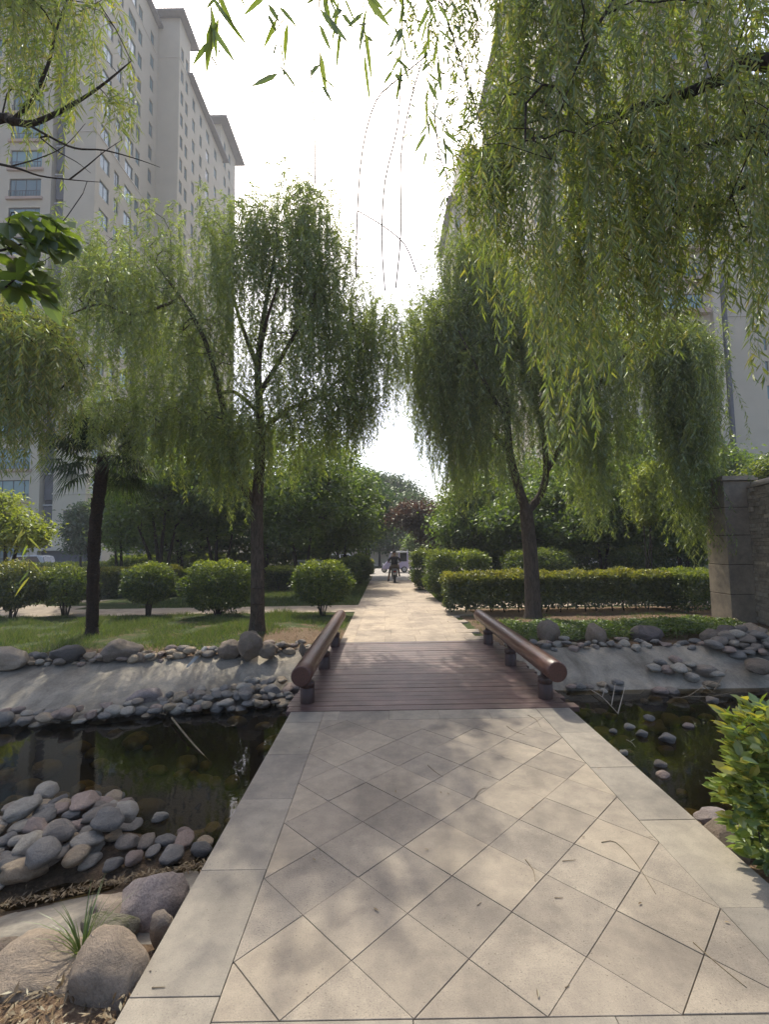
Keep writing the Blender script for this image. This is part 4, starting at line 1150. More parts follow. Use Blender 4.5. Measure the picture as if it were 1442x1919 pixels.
# ------------------------------------------------------------------ the two big willows on the far bank
def willow_left():
    Y = 9.15; b = gpt(482, 1187); b.z = hz(b.x, b.y) - 0.05
    S = Skel()
    S.limb([tuple(b), v3(483, 1100, Y), v3(482, 960, Y), v3(487, 860, Y), v3(488, 780, Y), v3(484, 700, Y), v3(492, 610, Y), v3(506, 530, Y), v3(518, 460, Y), v3(530, 405, Y)], 0.15, 0.004)
    S.p[0] = S.p[0]; S.r[0] = 0.20; S.r[1] = 0.165
    S.limb([v3(480, 950, Y), v3(447, 893, Y - .1), v3(432, 830, Y - .25), v3(413, 740, Y - .4), v3(385, 640, Y - .6), v3(340, 560, Y - .8), v3(280, 480, Y - .9)], 0.085, 0.02)
    S.limb([v3(487, 812, Y), v3(540, 768, Y + .2), v3(600, 742, Y + .4), v3(660, 690, Y + .6)], 0.06, 0.02)
    S.limb([v3(486, 740, Y), v3(545, 640, Y - .2), v3(588, 560, Y - .4), v3(608, 490, Y - .5)], 0.055, 0.006)
    S.limb([v3(486, 775, Y), v3(440, 735, Y + .3), v3(400, 738, Y + .6), v3(330, 725, Y + .8), v3(250, 735, Y + .9)], 0.05, 0.015)
    S.limb([v3(484, 690, Y), v3(450, 600, Y + .5), v3(430, 520, Y + .9), v3(415, 430, Y + 1.1)], 0.055, 0.018)
    S.limb([v3(340, 560, Y - .8), v3(250, 590, Y - 1.0), v3(190, 570, Y - 1.0), v3(130, 590, Y - 1.0)], 0.03, 0.012)
    S.limb([v3(488, 660, Y), v3(500, 600, Y - .9), v3(520, 540, Y - 1.5)], 0.045, 0.015)
    first = 14
    lobes = [(548, 395, 78, 80, Y, .9, 1.5), (455, 425, 75, 60, Y, 1.0, .8), (430, 470, 120, 100, Y, 1.5, 1.2), (265, 480, 115, 85, Y - .6, 1.3, 1.2), (190, 560, 70, 80, Y - .8, 1.0, 0.7), (590, 480, 65, 95, Y, 1.2, 2.0),
             (640, 590, 65, 80, Y + .2, 1.1, 1.8), (490, 620, 150, 110, Y, 1.8, 2.2), (330, 620, 130, 90, Y, 1.6, 1.6), (690, 650, 45, 60, Y + .4, .8, .8), (240, 740, 100, 45, Y + .4, .9, .8), (570, 740, 100, 60, Y, 1.4, 1.2), (330, 780, 110, 50, Y, 1.3, 1.0), (430, 810, 70, 50, Y - .3, 1.2, 0.8), (670, 740, 45, 50, Y + .3, 1.0, .8)]
    lobes += [(728, 600, 42, 50, Y + .9, .7, .8), (745, 660, 32, 50, Y + 1.2, .6, .5), (150, 470, 40, 60, Y - .8, .7, .4)]
    A = lobes_sample(lobes, 540, 0.2); S.reach(A, 0.028, 0.0035, first)
    k = 5; O = np.repeat(A, k, 0) + rng.normal(size=(len(A) * k, 3)) * 0.22
    curve = [(100, 780), (150, 880), (200, 900), (240, 930), (300, 920), (360, 980), (430, 1020), (470, 980), (520, 950), (570, 960), (620, 930), (680, 900), (715, 880), (740, 850), (770, 780), (790, 640)]
    L = floor_frac(O, curve, 0.12, 1.0, 2.1) * (0.6 + 0.4 * rng.random(len(O)))
    Q, SQ = hang(O, horiz(len(O), 0.35), L, 0.15 + 0.2 * rng.random(len(O)), 0.026, 0.115, 0.0185, 0.8, 0.07, 0.0022)
    Al = lobes_sample([(300, 770, 110, 45, Y - .2, 1.0, 1.2), (420, 800, 70, 60, Y - .4, .9, 1.0), (560, 780, 70, 50, Y + .2, 1.2, .8), (660, 760, 50, 50, Y + .2, .9, .7), (190, 770, 70, 40, Y - .2, .8, 1.0)], 108, 0.1); S.reach(Al, 0.015, 0.003, first)
    Ol = np.repeat(Al, 4, 0) + rng.normal(size=(432, 3)) * 0.16
    Ql, SQl = hang(Ol, horiz(len(Ol), 0.35), floor_frac(Ol, curve, 0.45, 1.0, 2.6), 0.15 + 0.15 * rng.random(len(Ol)), 0.023, 0.105, 0.016, 0.7, 0.05, 0.0022)
    Q = np.concatenate([Q, Ql]); SQ = np.concatenate([SQ, SQl])
    # upright tips along the top outline
    At = lobes_sample(lobes[:5], 120, 0.9); At = At[At[:, 2] > np.median(At[:, 2])]
    Qu, _ = hang(At + (0, 0, 0.15), unit(horiz(len(At), 1.4)), 0.3 + 0.3 * rng.random(len(At)), np.full(len(At), 0.5), 0.02, 0.10, 0.015, 0.8)
    build_tree('willow_tree', tuple(b), S.quads(), 'bark', np.concatenate([Q, Qu]), 'willow', 'weeping willow with single dark trunk beside the palm on the lawn', twig_quads=SQ)
willow_left()
def willow_right():
    Y = 11.0; b = gpt(1000, 1162); b.y = Y; b.x = ypt(1000, 1160, Y).x; b.z = hz(b.x, b.y) - 0.05
    S = Skel()
    S.limb([tuple(b), v3(998, 1100, Y), v3(993, 1020, Y), v3(986, 955, Y)], 0.19, 0.155); S.r[0] = 0.25; S.r[1] = 0.21
    S.limb([v3(986, 955, Y), v3(968, 900, Y), v3(955, 845, Y), v3(950, 770, Y - .1), v3(938, 690, Y - .2), v3(922, 600, Y - .3), v3(900, 520, Y - .3), v3(888, 450, Y - .3)], 0.12, 0.025)
    S.limb([v3(987, 960, Y), v3(1012, 930, Y), v3(1024, 885, Y), v3(1018, 810, Y + .2), v3(1000, 730, Y + .4), v3(985, 640, Y + .4), v3(980, 540, Y + .4)], 0.10, 0.025)
    S.limb([v3(955, 845, Y), v3(912, 800, Y + .3), v3(872, 745, Y + .6), v3(820, 690, Y + .9)], 0.06, 0.018)
    S.limb([v3(1024, 885, Y), v3(1080, 790, Y - .2), v3(1130, 710, Y - .4), v3(1190, 650, Y - .5), v3(1260, 620, Y - .6), v3(1310, 640, Y - .6)], 0.065, 0.02)
    S.limb([v3(952, 790, Y), v3(900, 700, Y - .8), v3(860, 620, Y - 1.2)], 0.05, 0.018)
    S.limb([v3(1010, 770, Y), v3(1060, 680, Y + .6), v3(1090, 580, Y + .9)], 0.05, 0.018)
    lobes = [(890, 500, 70, 70, Y, 1.0, 1.2), (960, 560, 100, 90, Y, 1.5, 1.6), (845, 620, 60, 80, Y, 1.2, 1.2), (802, 640, 40, 60, Y + .5, .8, .6), (1075, 590, 110, 90, Y, 1.6, 1.7),
             (1180, 640, 80, 60, Y - .3, 1.0, 1.0), (1275, 640, 70, 40, Y - .6, .6, 1.4), (940, 690, 120, 90, Y, 1.8, 1.5), (1060, 720, 100, 70, Y, 1.5, 1.0), (795, 600, 35, 60, Y + .6, .8, .7), (770, 680, 22, 50, Y + .9, .5, .4), (860, 470, 50, 40, Y, .8, .5)]
    A = lobes_sample(lobes, 420, 0.2); S.reach(A, 0.028, 0.0035, 8)
    k = 5; O = np.repeat(A, k, 0) + rng.normal(size=(len(A) * k, 3)) * 0.22
    curve = [(760, 820), (790, 900), (830, 985), (880, 1010), (930, 990), (980, 930), (1010, 930), (1060, 1010), (1120, 1040), (1180, 1020), (1210, 900), (1240, 1050), (1300, 1095), (1335, 1060), (1370, 900)]
    L = floor_frac(O, curve, 0.12, 1.0, 5.0) * (0.6 + 0.4 * rng.random(len(O)))
    Q, SQ = hang(O, horiz(len(O), 0.35), L, 0.15 + 0.22 * rng.random(len(O)), 0.031, 0.125, 0.021, 0.75, 0.06, 0.0024)
    Ac = lobes_sample([(1282, 645, 52, 26, Y - .6, .45, 1)], 60, 0.1); Ac = np.concatenate([Ac, lobes_sample([(870, 740, 60, 60, Y, 1.0, 1), (820, 720, 40, 50, Y + .4, .8, .7), (1110, 780, 90, 60, Y, 1.2, 1.2), (950, 790, 60, 50, Y - .5, .8, .5)], 80, 0.1)]); S.reach(Ac, 0.015, 0.003, 8)
    Oc = np.repeat(Ac, 4, 0) + rng.normal(size=(len(Ac) * 4, 3)) * 0.16
    Lc = floor_frac(Oc, curve, 0.45, 1.0, 6.0)
    Qc, SQc = hang(Oc, horiz(len(Oc), 0.35), Lc, 0.12 + 0.15 * rng.random(len(Oc)), 0.029, 0.115, 0.019, 0.7, 0.05, 0.0024)
    Q = np.concatenate([Q, Qc]); SQ = np.concatenate([SQ, SQc])
    build_tree('willow_tree', tuple(b), S.quads(), 'bark', Q, 'willow', 'weeping willow with forked trunk rising in front of the clipped hedge', twig_quads=SQ)
willow_right()

# ------------------------------------------------------------------ the near willows whose trunks stand outside the picture
def willow_near():
    tb = (5.7, 4.5, hz(5.7, 4.5) - 0.3); S = Skel()
    tb = (6.3, 2.4, hz(6.3, 2.4) - 0.1)
    S.limb([tb, (6.2, 2.5, 1.2), (6.0, 2.8, 2.6), (5.7, 3.2, 4.0)], 0.24, 0.19); S.r[0] = 0.32
    S.limb([(5.7, 3.2, 4.0), (5.0, 3.8, 5.2), v3(1442, 118, 4.2), v3(1360, 145, 4.3), v3(1280, 178, 4.4), v3(1180, 205, 4.6), v3(1085, 235, 4.8)], 0.10, 0.02)
    S.limb([(5.7, 3.2, 4.0), (5.3, 3.6, 4.6), v3(1460, 255, 4.4), v3(1340, 270, 4.6), v3(1240, 290, 5.0)], 0.06, 0.015)
    S.limb([(5.7, 3.2, 4.0), (5.0, 3.4, 5.8), v3(1200, -150, 4.2), v3(1080, -60, 4.2), v3(960, -60, 4.4), v3(850, -40, 4.7)], 0.09, 0.015)
    S.limb([(5.7, 3.2, 4.0), (4.6, 2.9, 5.6), (3.2, 2.5, 5.4), (1.6, 2.1, 4.9), (0.5, 1.9, 4.55), (-0.4, 1.8, 4.35), (-1.1, 1.75, 4.2)], 0.09, 0.012)
    S.limb([v3(1165, -20, 4.1), v3(1120, 50, 4.0), v3(1080, 130, 3.9), v3(1058, 190, 3.9)], 0.02, 0.006)
    lobes = [(1340, -60, 150, 90, 4.2, .9, .9), (1180, 0, 130, 110, 4.5, 1.0, .9), (1040, -80, 110, 80, 4.3, .9, .8), (900, -110, 90, 70, 4.6, .8, .7), (1400, 190, 80, 80, 4.4, .7, .7), (800, -110, 50, 45, 4.8, .5, .4),
             (1210, 240, 110, 80, 5.0, .7, 1.1), (1070, 260, 90, 80, 4.9, .7, 1.0), (930, 140, 60, 90, 4.7, .6, .8), (900, 300, 45, 60, 5.0, .4, .5), (1290, 380, 70, 60, 5.2, .5, .8), (1170, 440, 80, 60, 5.3, .6, .9), (1040, 470, 80, 70, 5.2, .6, .9), (1390, 400, 50, 70, 4.8, .5, .5)]
    A = lobes_sample(lobes, 215, 0.2); S.reach(A, 0.02, 0.0032, 8)
    k = 4; O = np.repeat(A, k, 0) + rng.normal(size=(len(A) * k, 3)) * 0.16
    curve = [(700, 100), (740, 180), (770, 160), (800, 330), (830, 360), (870, 560), (920, 680), (960, 760), (1000, 890), (1060, 880), (1095, 820), (1140, 760), (1210, 800), (1260, 740), (1300, 700), (1345, 620), (1370, 680), (1400, 800), (1470, 820)]
    L = floor_frac(O, curve, 0.15, 1.0, 3.4) * (0.55 + 0.45 * rng.random(len(O)))
    Q, SQ = hang(O, horiz(len(O), 0.2), L, 0.12 + 0.15 * rng.random(len(O)), 0.027, 0.125, 0.0175, 0.68, 0.05, 0.002, pair=True)
    # long single strands that dangle low and catch the sun
    ends = [(1000, 870), (1012, 820), (1022, 700), (1035, 640), (1048, 760), (1060, 860), (1076, 850), (1090, 720), (1104, 810), (1018, 905), (985, 690), (912, 660), (908, 560), (950, 600), (1000, 560), (1130, 620), (1180, 650), (1400, 690), (1420, 740), (1432, 800), (1385, 600), (1438, 640), (1440, 540), (1395, 480)]
    Oe = []; Le = []
    for px, py in ends:
        Yd = 3.3 + 0.7 * rng.random(); t = ypt(px, 150 + 150 * rng.random(), Yd); e = ypt(px, py, Yd); Oe.append(tuple(t)); Le.append(t.z - e.z)
    Oe = np.array(Oe); Le = np.array(Le); S.reach(Oe, 0.01, 0.0028, 8)
    Q2, SQ2 = hang(Oe, horiz(len(Oe), 0.1), Le, np.full(len(Oe), 0.06), 0.021, 0.105, 0.0135, 0.55, 0.015, 0.0016, pair=True)
    # strands from the limb over the paving
    ends = [(372, 150, 1.75), (392, 130, 1.8), (478, 60, 1.8), (498, 205, 1.75), (520, 60, 1.85), (594, 235, 1.7), (612, 80, 1.9), (626, 95, 1.9), (668, 145, 1.75), (650, 40, 1.9), (694, 120, 2.3), (727, 180, 3.0), (752, 190, 3.0), (745, 110, 2.9), (806, 395, 3.0), (812, 300, 3.1)]
    Oe = []; Le = []
    for px, py, Yd in ends:
        t = ypt(px, -130 if Yd < 2.5 else -60, Yd); e = ypt(px, py, Yd); Oe.append(tuple(t)); Le.append(t.z - e.z)
    Oe = np.array(Oe); Le = np.array(Le); S.reach(Oe, 0.008, 0.0022, 8)
    Q3, SQ3 = hang(Oe, horiz(len(Oe), 0.1), Le, np.full(len(Oe), 0.05), 0.055, 0.165, 0.023, 0.6, 0.02, 0.0032, pair=True)
    mb = MB()   # bare twigs
    for pts, Yd in (([(577, -60), (582, 120), (590, 240), (591, 345)], 1.9), ([(800, 105), (745, 150), (705, 190), (680, 280), (670, 400), (668, 520)], 3.0), ([(752, 150), (745, 240), (722, 340), (716, 450), (722, 545)], 3.0),
                    ([(790, 120), (770, 190), (752, 290), (752, 430), (742, 540)], 3.0), ([(670, 395), (720, 425), (760, 460), (780, 510)], 3.0), ([(812, 180), (822, 280), (838, 330)], 3.1)):
        mb.tube(smooth_path([v3(a, b_, Yd) for a, b_ in pts], 3), 0.0052 if Yd > 2.5 else 0.003, 4, cap=False)
    bt = np.array([[mb.v[i] for i in f] for f in mb.f])
    rn = np.repeat(np.concatenate([rng.random((len(Q) + len(Q2)) // 2) ** 1.3, 0.45 * rng.random(len(Q3) // 2)]), 2)
    build_tree('willow_tree', tb, S.quads(), 'bark_dark', np.concatenate([Q, Q2, Q3]), 'willow_near', 'overhanging willow whose long leafy strands curtain the tower behind', crown_rnd=rn, twig_quads=np.concatenate([SQ, SQ2, SQ3, bt]))
willow_near()
def willow_side():
    tb = (-6.4, 3.6, hz(-6.4, 1.5)); tb = (-6.6, 1.3, hz(-6.6, 1.3) - 0.1); S = Skel()
    S.limb([tb, (-6.4, 1.8, 1.6), (-5.8, 2.6, 3.4)], 0.2, 0.15)
    S.limb([(-5.8, 2.6, 3.4), v3(-60, 235, 4.0), v3(20, 228, 4.0), v3(60, 232, 4.0), v3(120, 205, 4.0), v3(185, 165, 4.0), v3(246, 115, 4.0)], 0.05, 0.004)
    S.limb([v3(22, 228, 4.0), v3(58, 190, 4.0), v3(90, 122, 4.0), v3(105, 60, 4.0), v3(125, 0, 4.0)], 0.022, 0.006)
    S.limb([v3(50, 232, 4.0), v3(90, 255, 3.95), v3(140, 278, 3.9), v3(195, 282, 3.9), v3(255, 298, 3.9), v3(300, 314, 3.9)], 0.012, 0.002)
    S.limb([v3(-40, 300, 3.9), v3(30, 315, 3.9), v3(75, 330, 3.9), v3(130, 337, 3.9), v3(190, 342, 3.9)], 0.012, 0.002)
    S.limb([v3(130, 337, 3.9), v3(165, 310, 3.9), v3(195, 285, 3.9), v3(230, 262, 3.9)], 0.007, 0.002)
    S.limb([v3(75, 258, 3.9), v3(110, 285, 3.9), v3(145, 305, 3.9), v3(170, 325, 3.9)], 0.006, 0.002)
    S.limb([v3(20, 312, 3.9), v3(70, 298, 3.9), v3(120, 275, 3.9), v3(160, 232, 3.9)], 0.006, 0.002)
    S.limb([(-5.8, 2.6, 3.4), (-6.2, 4.2, 4.2), v3(-80, 560, 6.2), v3(0, 575, 6.2), v3(90, 620, 6.2), v3(150, 690, 6.2)], 0.06, 0.01)
    lobes = [(40, -20, 110, 60, 4.0, .6, 1.3), (150, 0, 70, 45, 4.0, .5, .8), (60, 150, 90, 60, 4.1, .5, .5), (195, 150, 40, 40, 4.0, .3, .25)]
    A = lobes_sample(lobes, 52, 0.2); S.reach(A, 0.012, 0.0025, 8)
    O = np.repeat(A, 3, 0) + rng.normal(size=(len(A) * 3, 3)) * 0.08
    curve = [(-100, 330), (60, 330), (110, 360), (170, 260), (215, 330), (245, 260)]
    L = floor_len(O, curve, 0.3 + 1.1 * rng.random(len(O)))
    Q, SQ = hang(O, horiz(len(O), 0.2), L, 0.1 + 0.15 * rng.random(len(O)), 0.026, 0.095, 0.0125, 0.62, 0.03, 0.0016, pair=True)
    lobes = [(-10, 590, 90, 45, 6.2, .9, 1.5), (75, 630, 60, 45, 6.2, .8, 1.2), (140, 690, 35, 30, 6.2, .5, .5), (30, 760, 80, 40, 6.4, .7, .6)]
    A = lobes_sample(lobes, 90, 0.2); S.reach(A, 0.015, 0.003, 8)
    O = np.repeat(A, 5, 0) + rng.normal(size=(len(A) * 5, 3)) * 0.10
    curve = [(-100, 930), (40, 940), (90, 900), (140, 820), (190, 740)]
    L = floor_frac(O, curve, 0.15, 1.0, 2.2)
    Q2, SQ2 = hang(O, horiz(len(O), 0.3), L, 0.12 + 0.2 * rng.random(len(O)), 0.024, 0.10, 0.015, 0.65, 0.04, 0.002, pair=True)
    # one low strand near the lens' edge
    Oe = np.array([v3(-6, 930, 2.6), v3(8, 960, 2.5)]); Q3, SQ3 = hang(Oe, horiz(2, 0.1), np.array([0.62, 0.5]), np.full(2, 0.1), 0.045, 0.11, 0.012, 0.6, 0.05, 0.0016, pair=True)
    up_ = np.array([v3(-10, 560, 3.2)]); S.reach(np.concatenate([Oe, up_]), 0.006, 0.002, 8)
    rn = np.repeat(rng.random((len(Q) + len(Q2) + len(Q3)) // 2), 2)
    build_tree('willow_tree', tb, S.quads(), 'bark_dark', np.concatenate([Q, Q2, Q3]), 'willow_near', 'willow reaching sparse crooked branches across the service-shaft tower', crown_rnd=rn, twig_quads=np.concatenate([SQ, SQ2, SQ3]))
willow_side()
def mulberry():
    tb = (-3.6, 1.35, hz(-3.6, 1.35) - 0.05); S = Skel()
    S.limb([tb, (-3.5, 1.5, 1.2), (-3.1, 1.9, 2.6)], 0.06, 0.04)
    S.limb([(-3.1, 1.9, 2.6), v3(-60, 480, 2.5), v3(0, 470, 2.5), v3(40, 458, 2.5), v3(75, 442, 2.5)], 0.012, 0.002)
    S.limb([(-3.1, 1.9, 2.6), v3(-60, 560, 2.5), v3(0, 545, 2.5), v3(35, 518, 2.5), v3(85, 488, 2.5)], 0.010, 0.002)
    S.limb([v3(-60, 480, 2.5), v3(-20, 430, 2.5), v3(20, 420, 2.45)], 0.006, 0.002)
    tips = [(10, 420), (30, 405), (50, 430), (72, 425), (78, 400), (85, 440), (110, 430), (120, 450), (105, 470), (70, 470), (55, 460), (95, 445), (115, 475), (30, 450), (10, 460), (60, 500), (85, 505), (40, 520), (65, 530), (85, 520), (20, 505), (5, 510), (10, 540), (50, 480), (-10, 440), (-15, 500), (-25, 540), (60, 410), (100, 415), (75, 545), (30, 535)]
    P = np.array([v3(a + rng.normal() * 5, b_ + rng.normal() * 5, 2.45 + 0.2 * rng.random()) for a, b_ in tips for _ in range(3)]); n = len(P)
    Dr = unit(np.stack([0.7 + 0.5 * rng.normal(size=n), -0.2 + 0.6 * rng.normal(size=n), -0.6 + 0.45 * rng.normal(size=n)], 1))
    nr = unit(np.stack([0.4 * rng.normal(size=n), -0.3 + 0.4 * rng.normal(size=n), np.ones(n)], 1))
    Q = leaf_pairs(P, Dr, 0.12 + 0.045 * rng.random(n), 0.085 + 0.03 * rng.random(n), nr, 0.2, 0.1, (0.22, 0.6, 0.9, 0.95))
    S.reach(P[::3], 0.003, 0.0014, 6)
    build_tree('mulberry_tree', tb, S.quads(), 'bark_dark', Q, 'mulberry', 'slender tree with broad bright green leaves reaching in over the pond', crown_rnd=np.repeat(rng.random(n), 2))
mulberry()

# ------------------------------------------------------------------ palm
def palm():
    Y = 9.05; b = gpt(172, 1192); b.z = hz(b.x, b.y) - 0.05; Y = b.y
    pts = smooth_path([tuple(b), v3(174, 1120, Y), v3(176, 1040, Y), v3(179, 980, Y), v3(186, 925, Y), v3(195, 852, Y)], 6)
    mb = MB(); rr = [0.115 * (1 + 0.16 * math.sin(i * 2.1) * rng.random()) for i in range(len(pts))]; rr[0] = 0.17; rr[1] = 0.135; rr[-1] = 0.03; rr[-2] = 0.08
    mb.tube(pts, rr, 14)
    root = empty('palm_tree', tuple(b), 0, 'windmill palm with shaggy dark trunk on the lawn', 'palm tree'); off = Vector(b)
    # old leaf bases as small shards around the trunk
    for i in range(260):
        t = rng.random() ** 0.8; k = t * (len(pts) - 1); j = int(k); j = min(j, len(pts) - 2); p = Vector(pts[j]).lerp(Vector(pts[j + 1]), k - j)
        th = rng.random() * 6.28; d = Vector((math.cos(th), math.sin(th), 0)); q = p + d * 0.105
        up = Vector((0, 0, 1)); s = d.cross(up); w = 0.018 + 0.025 * rng.random(); h = 0.05 + 0.08 * rng.random()
        mb.add([q - s*w, q + s*w, q + d*(0.02 + 0.05*rng.random()) + up*h], [(0, 1, 2)])
    mb.v = [tuple(Vector(p) - off) for p in mb.v]
    link('trunk', mb.mesh('trunk', M['palm_bark']), root)
    top = Vector(pts[-1]); Q = []
    for i in range(60):
        th = rng.random() * 6.283; el = R(-45 + 115 * rng.random()); d = Vector((math.cos(th)*math.cos(el), math.sin(th)*math.cos(el), math.sin(el)))
        pet = 0.45 + 0.35 * rng.random(); c = top + d * pet + Vector((0, 0, -0.08))
        side = d.cross(Vector((0, 0, 1))).normalized(); up = side.cross(d)
        Q.append([tuple(top - side*.006), tuple(top + side*.006), tuple(c + side*.004), tuple(c - side*.004)])
        ns = 22; R_ = 0.46 + 0.2 * rng.random()
        for j in range(ns):
            a = R(-115 + 230 * j / (ns - 1)); dd = d * math.cos(a) + side * math.sin(a); L = R_ * (0.75 + 0.25 * math.cos(a))
            m_ = c + dd * L * 0.6 + up * 0.02; e = c + dd * L + Vector((0, 0, -0.38 * L)); s2 = dd.cross(up).normalized(); s2 = d.cross(dd).cross(dd); s2 = (dd.cross(up)).normalized() * 0.019
            Q.append([tuple(c), tuple(m_ + s2), tuple(e), tuple(m_ - s2)])
    Q = np.array(Q) - np.array(b)
    link('crown', quads_mesh('crown', Q, M['palm']), root)
palm()

# ------------------------------------------------------------------ background trees and shrubs
def broad_tree(name, label, bpx, Y, stems, lobes, n_clump, per, lsz, mat, spread, group=None, bark='bark_dark', r0=0.09, asp=0.5):
    x = ypt(bpx, 1070, Y).x; b = (x, Y, hz(x, Y) - 0.05); S = Skel()
    for (tx, ty, dy) in stems:
        e = np.array(v3(tx, ty, Y + dy)); s = np.array(b); mid = s + (e - s) * 0.45 + np.array([0, 0, 0.15]) + rng.normal(size=3) * 0.06
        S.limb([tuple(s), tuple(mid), tuple(e)], r0, r0 * 0.35, False)
    n_clump = int(n_clump * 1.35); lsz *= 1.2
    A = lobes_sample(lobes, n_clump, 0.35); S.reach(A, r0 * 0.5, r0 * 0.09, 2)
    C_ = np.repeat(A, per, 0); n = len(C_); P = C_ + rng.normal(size=(n, 3)) * spread * np.array([1, 1, 0.6])
    d = unit(rng.normal(size=(n, 3)) * (1, 1, 0.5) + (0, 0, -0.35)); nr = unit(rng.normal(size=(n, 3)) * 0.55 + (0, 0, 1))
    Q = leaf_quads(P, d, lsz * (0.7 + 0.6 * rng.random(n)), lsz * asp * (0.7 + 0.6 * rng.random(n)), 0.15, nr)
    return build_tree(name, b, S.quads(), bark, Q, mat, label, 'tree', group)
G = 'trees behind the lawn and hedges'
broad_tree('shade_tree', 'dark multi-stemmed tree behind the palm with bare lower branches', 300, 17.0, [(258, 985, 0), (285, 960, .3), (310, 960, -.3), (330, 985, 0)], [(290, 925, 95, 70, 17, 2, 1), (240, 900, 50, 50, 17, 1.2, .5), (340, 880, 80, 60, 17.5, 1.6, .8)], 130, 85, 0.13, 'broad', 0.28, G)
broad_tree('shade_tree', 'dense dark tree directly behind the single-trunked willow', 410, 18.0, [(385, 985, 0), (410, 950, .3), (440, 980, -.3)], [(410, 920, 90, 90, 18, 2, 1), (370, 960, 60, 40, 17.5, 1.2, .4), (470, 860, 80, 80, 18.5, 2, .8)], 150, 80, 0.13, 'broad', 0.3, G)
broad_tree('shade_tree', 'mid-green spreading tree with slanting trunk behind the round clipped shrub', 565, 17.5, [(585, 985, 0), (545, 990, .3), (540, 960, .5)], [(570, 930, 80, 70, 17.5, 1.8, 1), (540, 980, 60, 35, 17, 1.2, .5), (610, 880, 60, 60, 18, 1.5, .7)], 140, 80, 0.12, 'broad', 0.28, G)
broad_tree('shade_tree', 'low leafy tree overhanging the path edge behind the clipped shrubs', 640, 20.0, [(650, 985, 0), (630, 990, .3)], [(650, 970, 55, 50, 20, 1.6, 1), (625, 1000, 45, 30, 20, 1.2, .6), (670, 930, 35, 50, 21, 1.2, .6)], 120, 80, 0.13, 'broad', 0.28, G)
broad_tree('maple_tree', 'bright yellow-green small tree at the lawn edge before the tower base', 15, 14.5, [(10, 1000, 0), (40, 995, .2)], [(15, 990, 70, 40, 14.5, 1.2, 1), (-20, 960, 60, 40, 14.5, 1.2, .7), (60, 1000, 26, 20, 14.3, .6, .3)], 85, 75, 0.11, 'yellow', 0.2, G)
broad_tree('evergreen_tree', 'small dark evergreen standing against the tower wall by the palm trunk', 152, 32.0, [(152, 1000, 0)], [(150, 1000, 24, 40, 32, 1.0, 1), (152, 965, 14, 25, 32, .7, .4)], 60, 70, 0.2, 'broad_far', 0.35, G)
broad_tree('shade_tree', 'light green leafy tree between the palm trunk and the dark trees', 225, 21.0, [(225, 1000, 0), (215, 1010, .2)], [(222, 970, 42, 60, 21, 1.4, 1), (235, 920, 35, 45, 21, 1.2, .6)], 80, 80, 0.14, 'yellow' if False else 'broad', 0.3, G)
broad_tree('shade_tree', 'tall dark tree filling the gap over the path beside the clipped shrubs', 690, 30.0, [(690, 1000, 0), (680, 990, .5)], [(695, 960, 45, 60, 30, 2, 1), (680, 920, 35, 40, 31, 2, .6)], 110, 80, 0.2, 'broad_far', 0.42, G)
for (px, py, rx, ry, Y, lab) in ((735, 935, 50, 45, 58, 'pale hazy tree far down the path above the tricycle'), (765, 965, 45, 40, 52, 'dusky far tree beside the purple-leaved plum'), (712, 985, 50, 35, 50, 'low dark far tree above the boundary wall'), (700, 930, 30, 45, 64, 'thin grey-green far tree behind the path-side trees')):
    broad_tree('shade_tree', lab, px, Y, [(px, py + ry * .6, 0), (px - 10, py + ry * .3, 1)], [(px, py, rx, ry, Y, 3, 1), (px + 15, py + 20, rx, ry * .7, Y, 3, .6)], 110, 70, 0.34, 'broad_far', 0.7, G, 'bark_dark', 0.16)
broad_tree('plum_tree', 'purple-leaved plum tree overhanging the far end of the path', 812, 27.0, [(800, 990, 0), (775, 985, .3)], [(780, 968, 48, 26, 27, 1.5, 1), (815, 980, 40, 40, 27, 1.5, .9), (842, 1010, 25, 25, 27, 1, .4)], 110, 80, 0.15, 'plum', 0.3, G)
broad_tree('garden_bush', 'rounded light green bush behind the tricycle', 792, 39.0, [(792, 1020, 0)], [(792, 1020, 34, 20, 39, 1.4, 1)], 60, 70, 0.2, 'broad', 0.3, G)
broad_tree('shade_tree', 'dense green tree behind the path-side shrubs on the hedge side', 880, 21.0, [(880, 1000, 0), (860, 990, .3)], [(870, 985, 60, 60, 21, 2, 1), (900, 940, 60, 50, 21, 2, .7)], 150, 80, 0.15, 'broad', 0.33, G)
broad_tree('shade_tree', 'dark shade tree behind the forked willow trunk', 1010, 18.5, [(1000, 1000, 0), (1030, 990, .4)], [(1010, 960, 85, 60, 18.5, 2, 1), (960, 980, 50, 40, 18, 1.5, .6), (1060, 930, 70, 60, 19, 2, .7)], 150, 85, 0.14, 'broad', 0.32, G)
broad_tree('shade_tree', 'shadowy tree behind the middle of the clipped hedge', 1130, 17.5, [(1120, 1000, 0), (1145, 995, .3)], [(1130, 950, 80, 65, 17.5, 2, 1), (1100, 990, 70, 35, 17, 1.5, .6), (1170, 900, 60, 50, 18, 1.5, .6)], 150, 85, 0.14, 'broad', 0.3, G)
broad_tree('shade_tree', 'dark tree behind the hedge end next to the wall pillar', 1280, 16.5, [(1270, 1000, 0), (1300, 990, .3)], [(1270, 940, 75, 75, 16.5, 1.8, 1), (1310, 990, 45, 50, 16.5, 1.2, .6), (1240, 1000, 50, 40, 16, 1.2, .6)], 150, 85, 0.14, 'broad', 0.3, G)
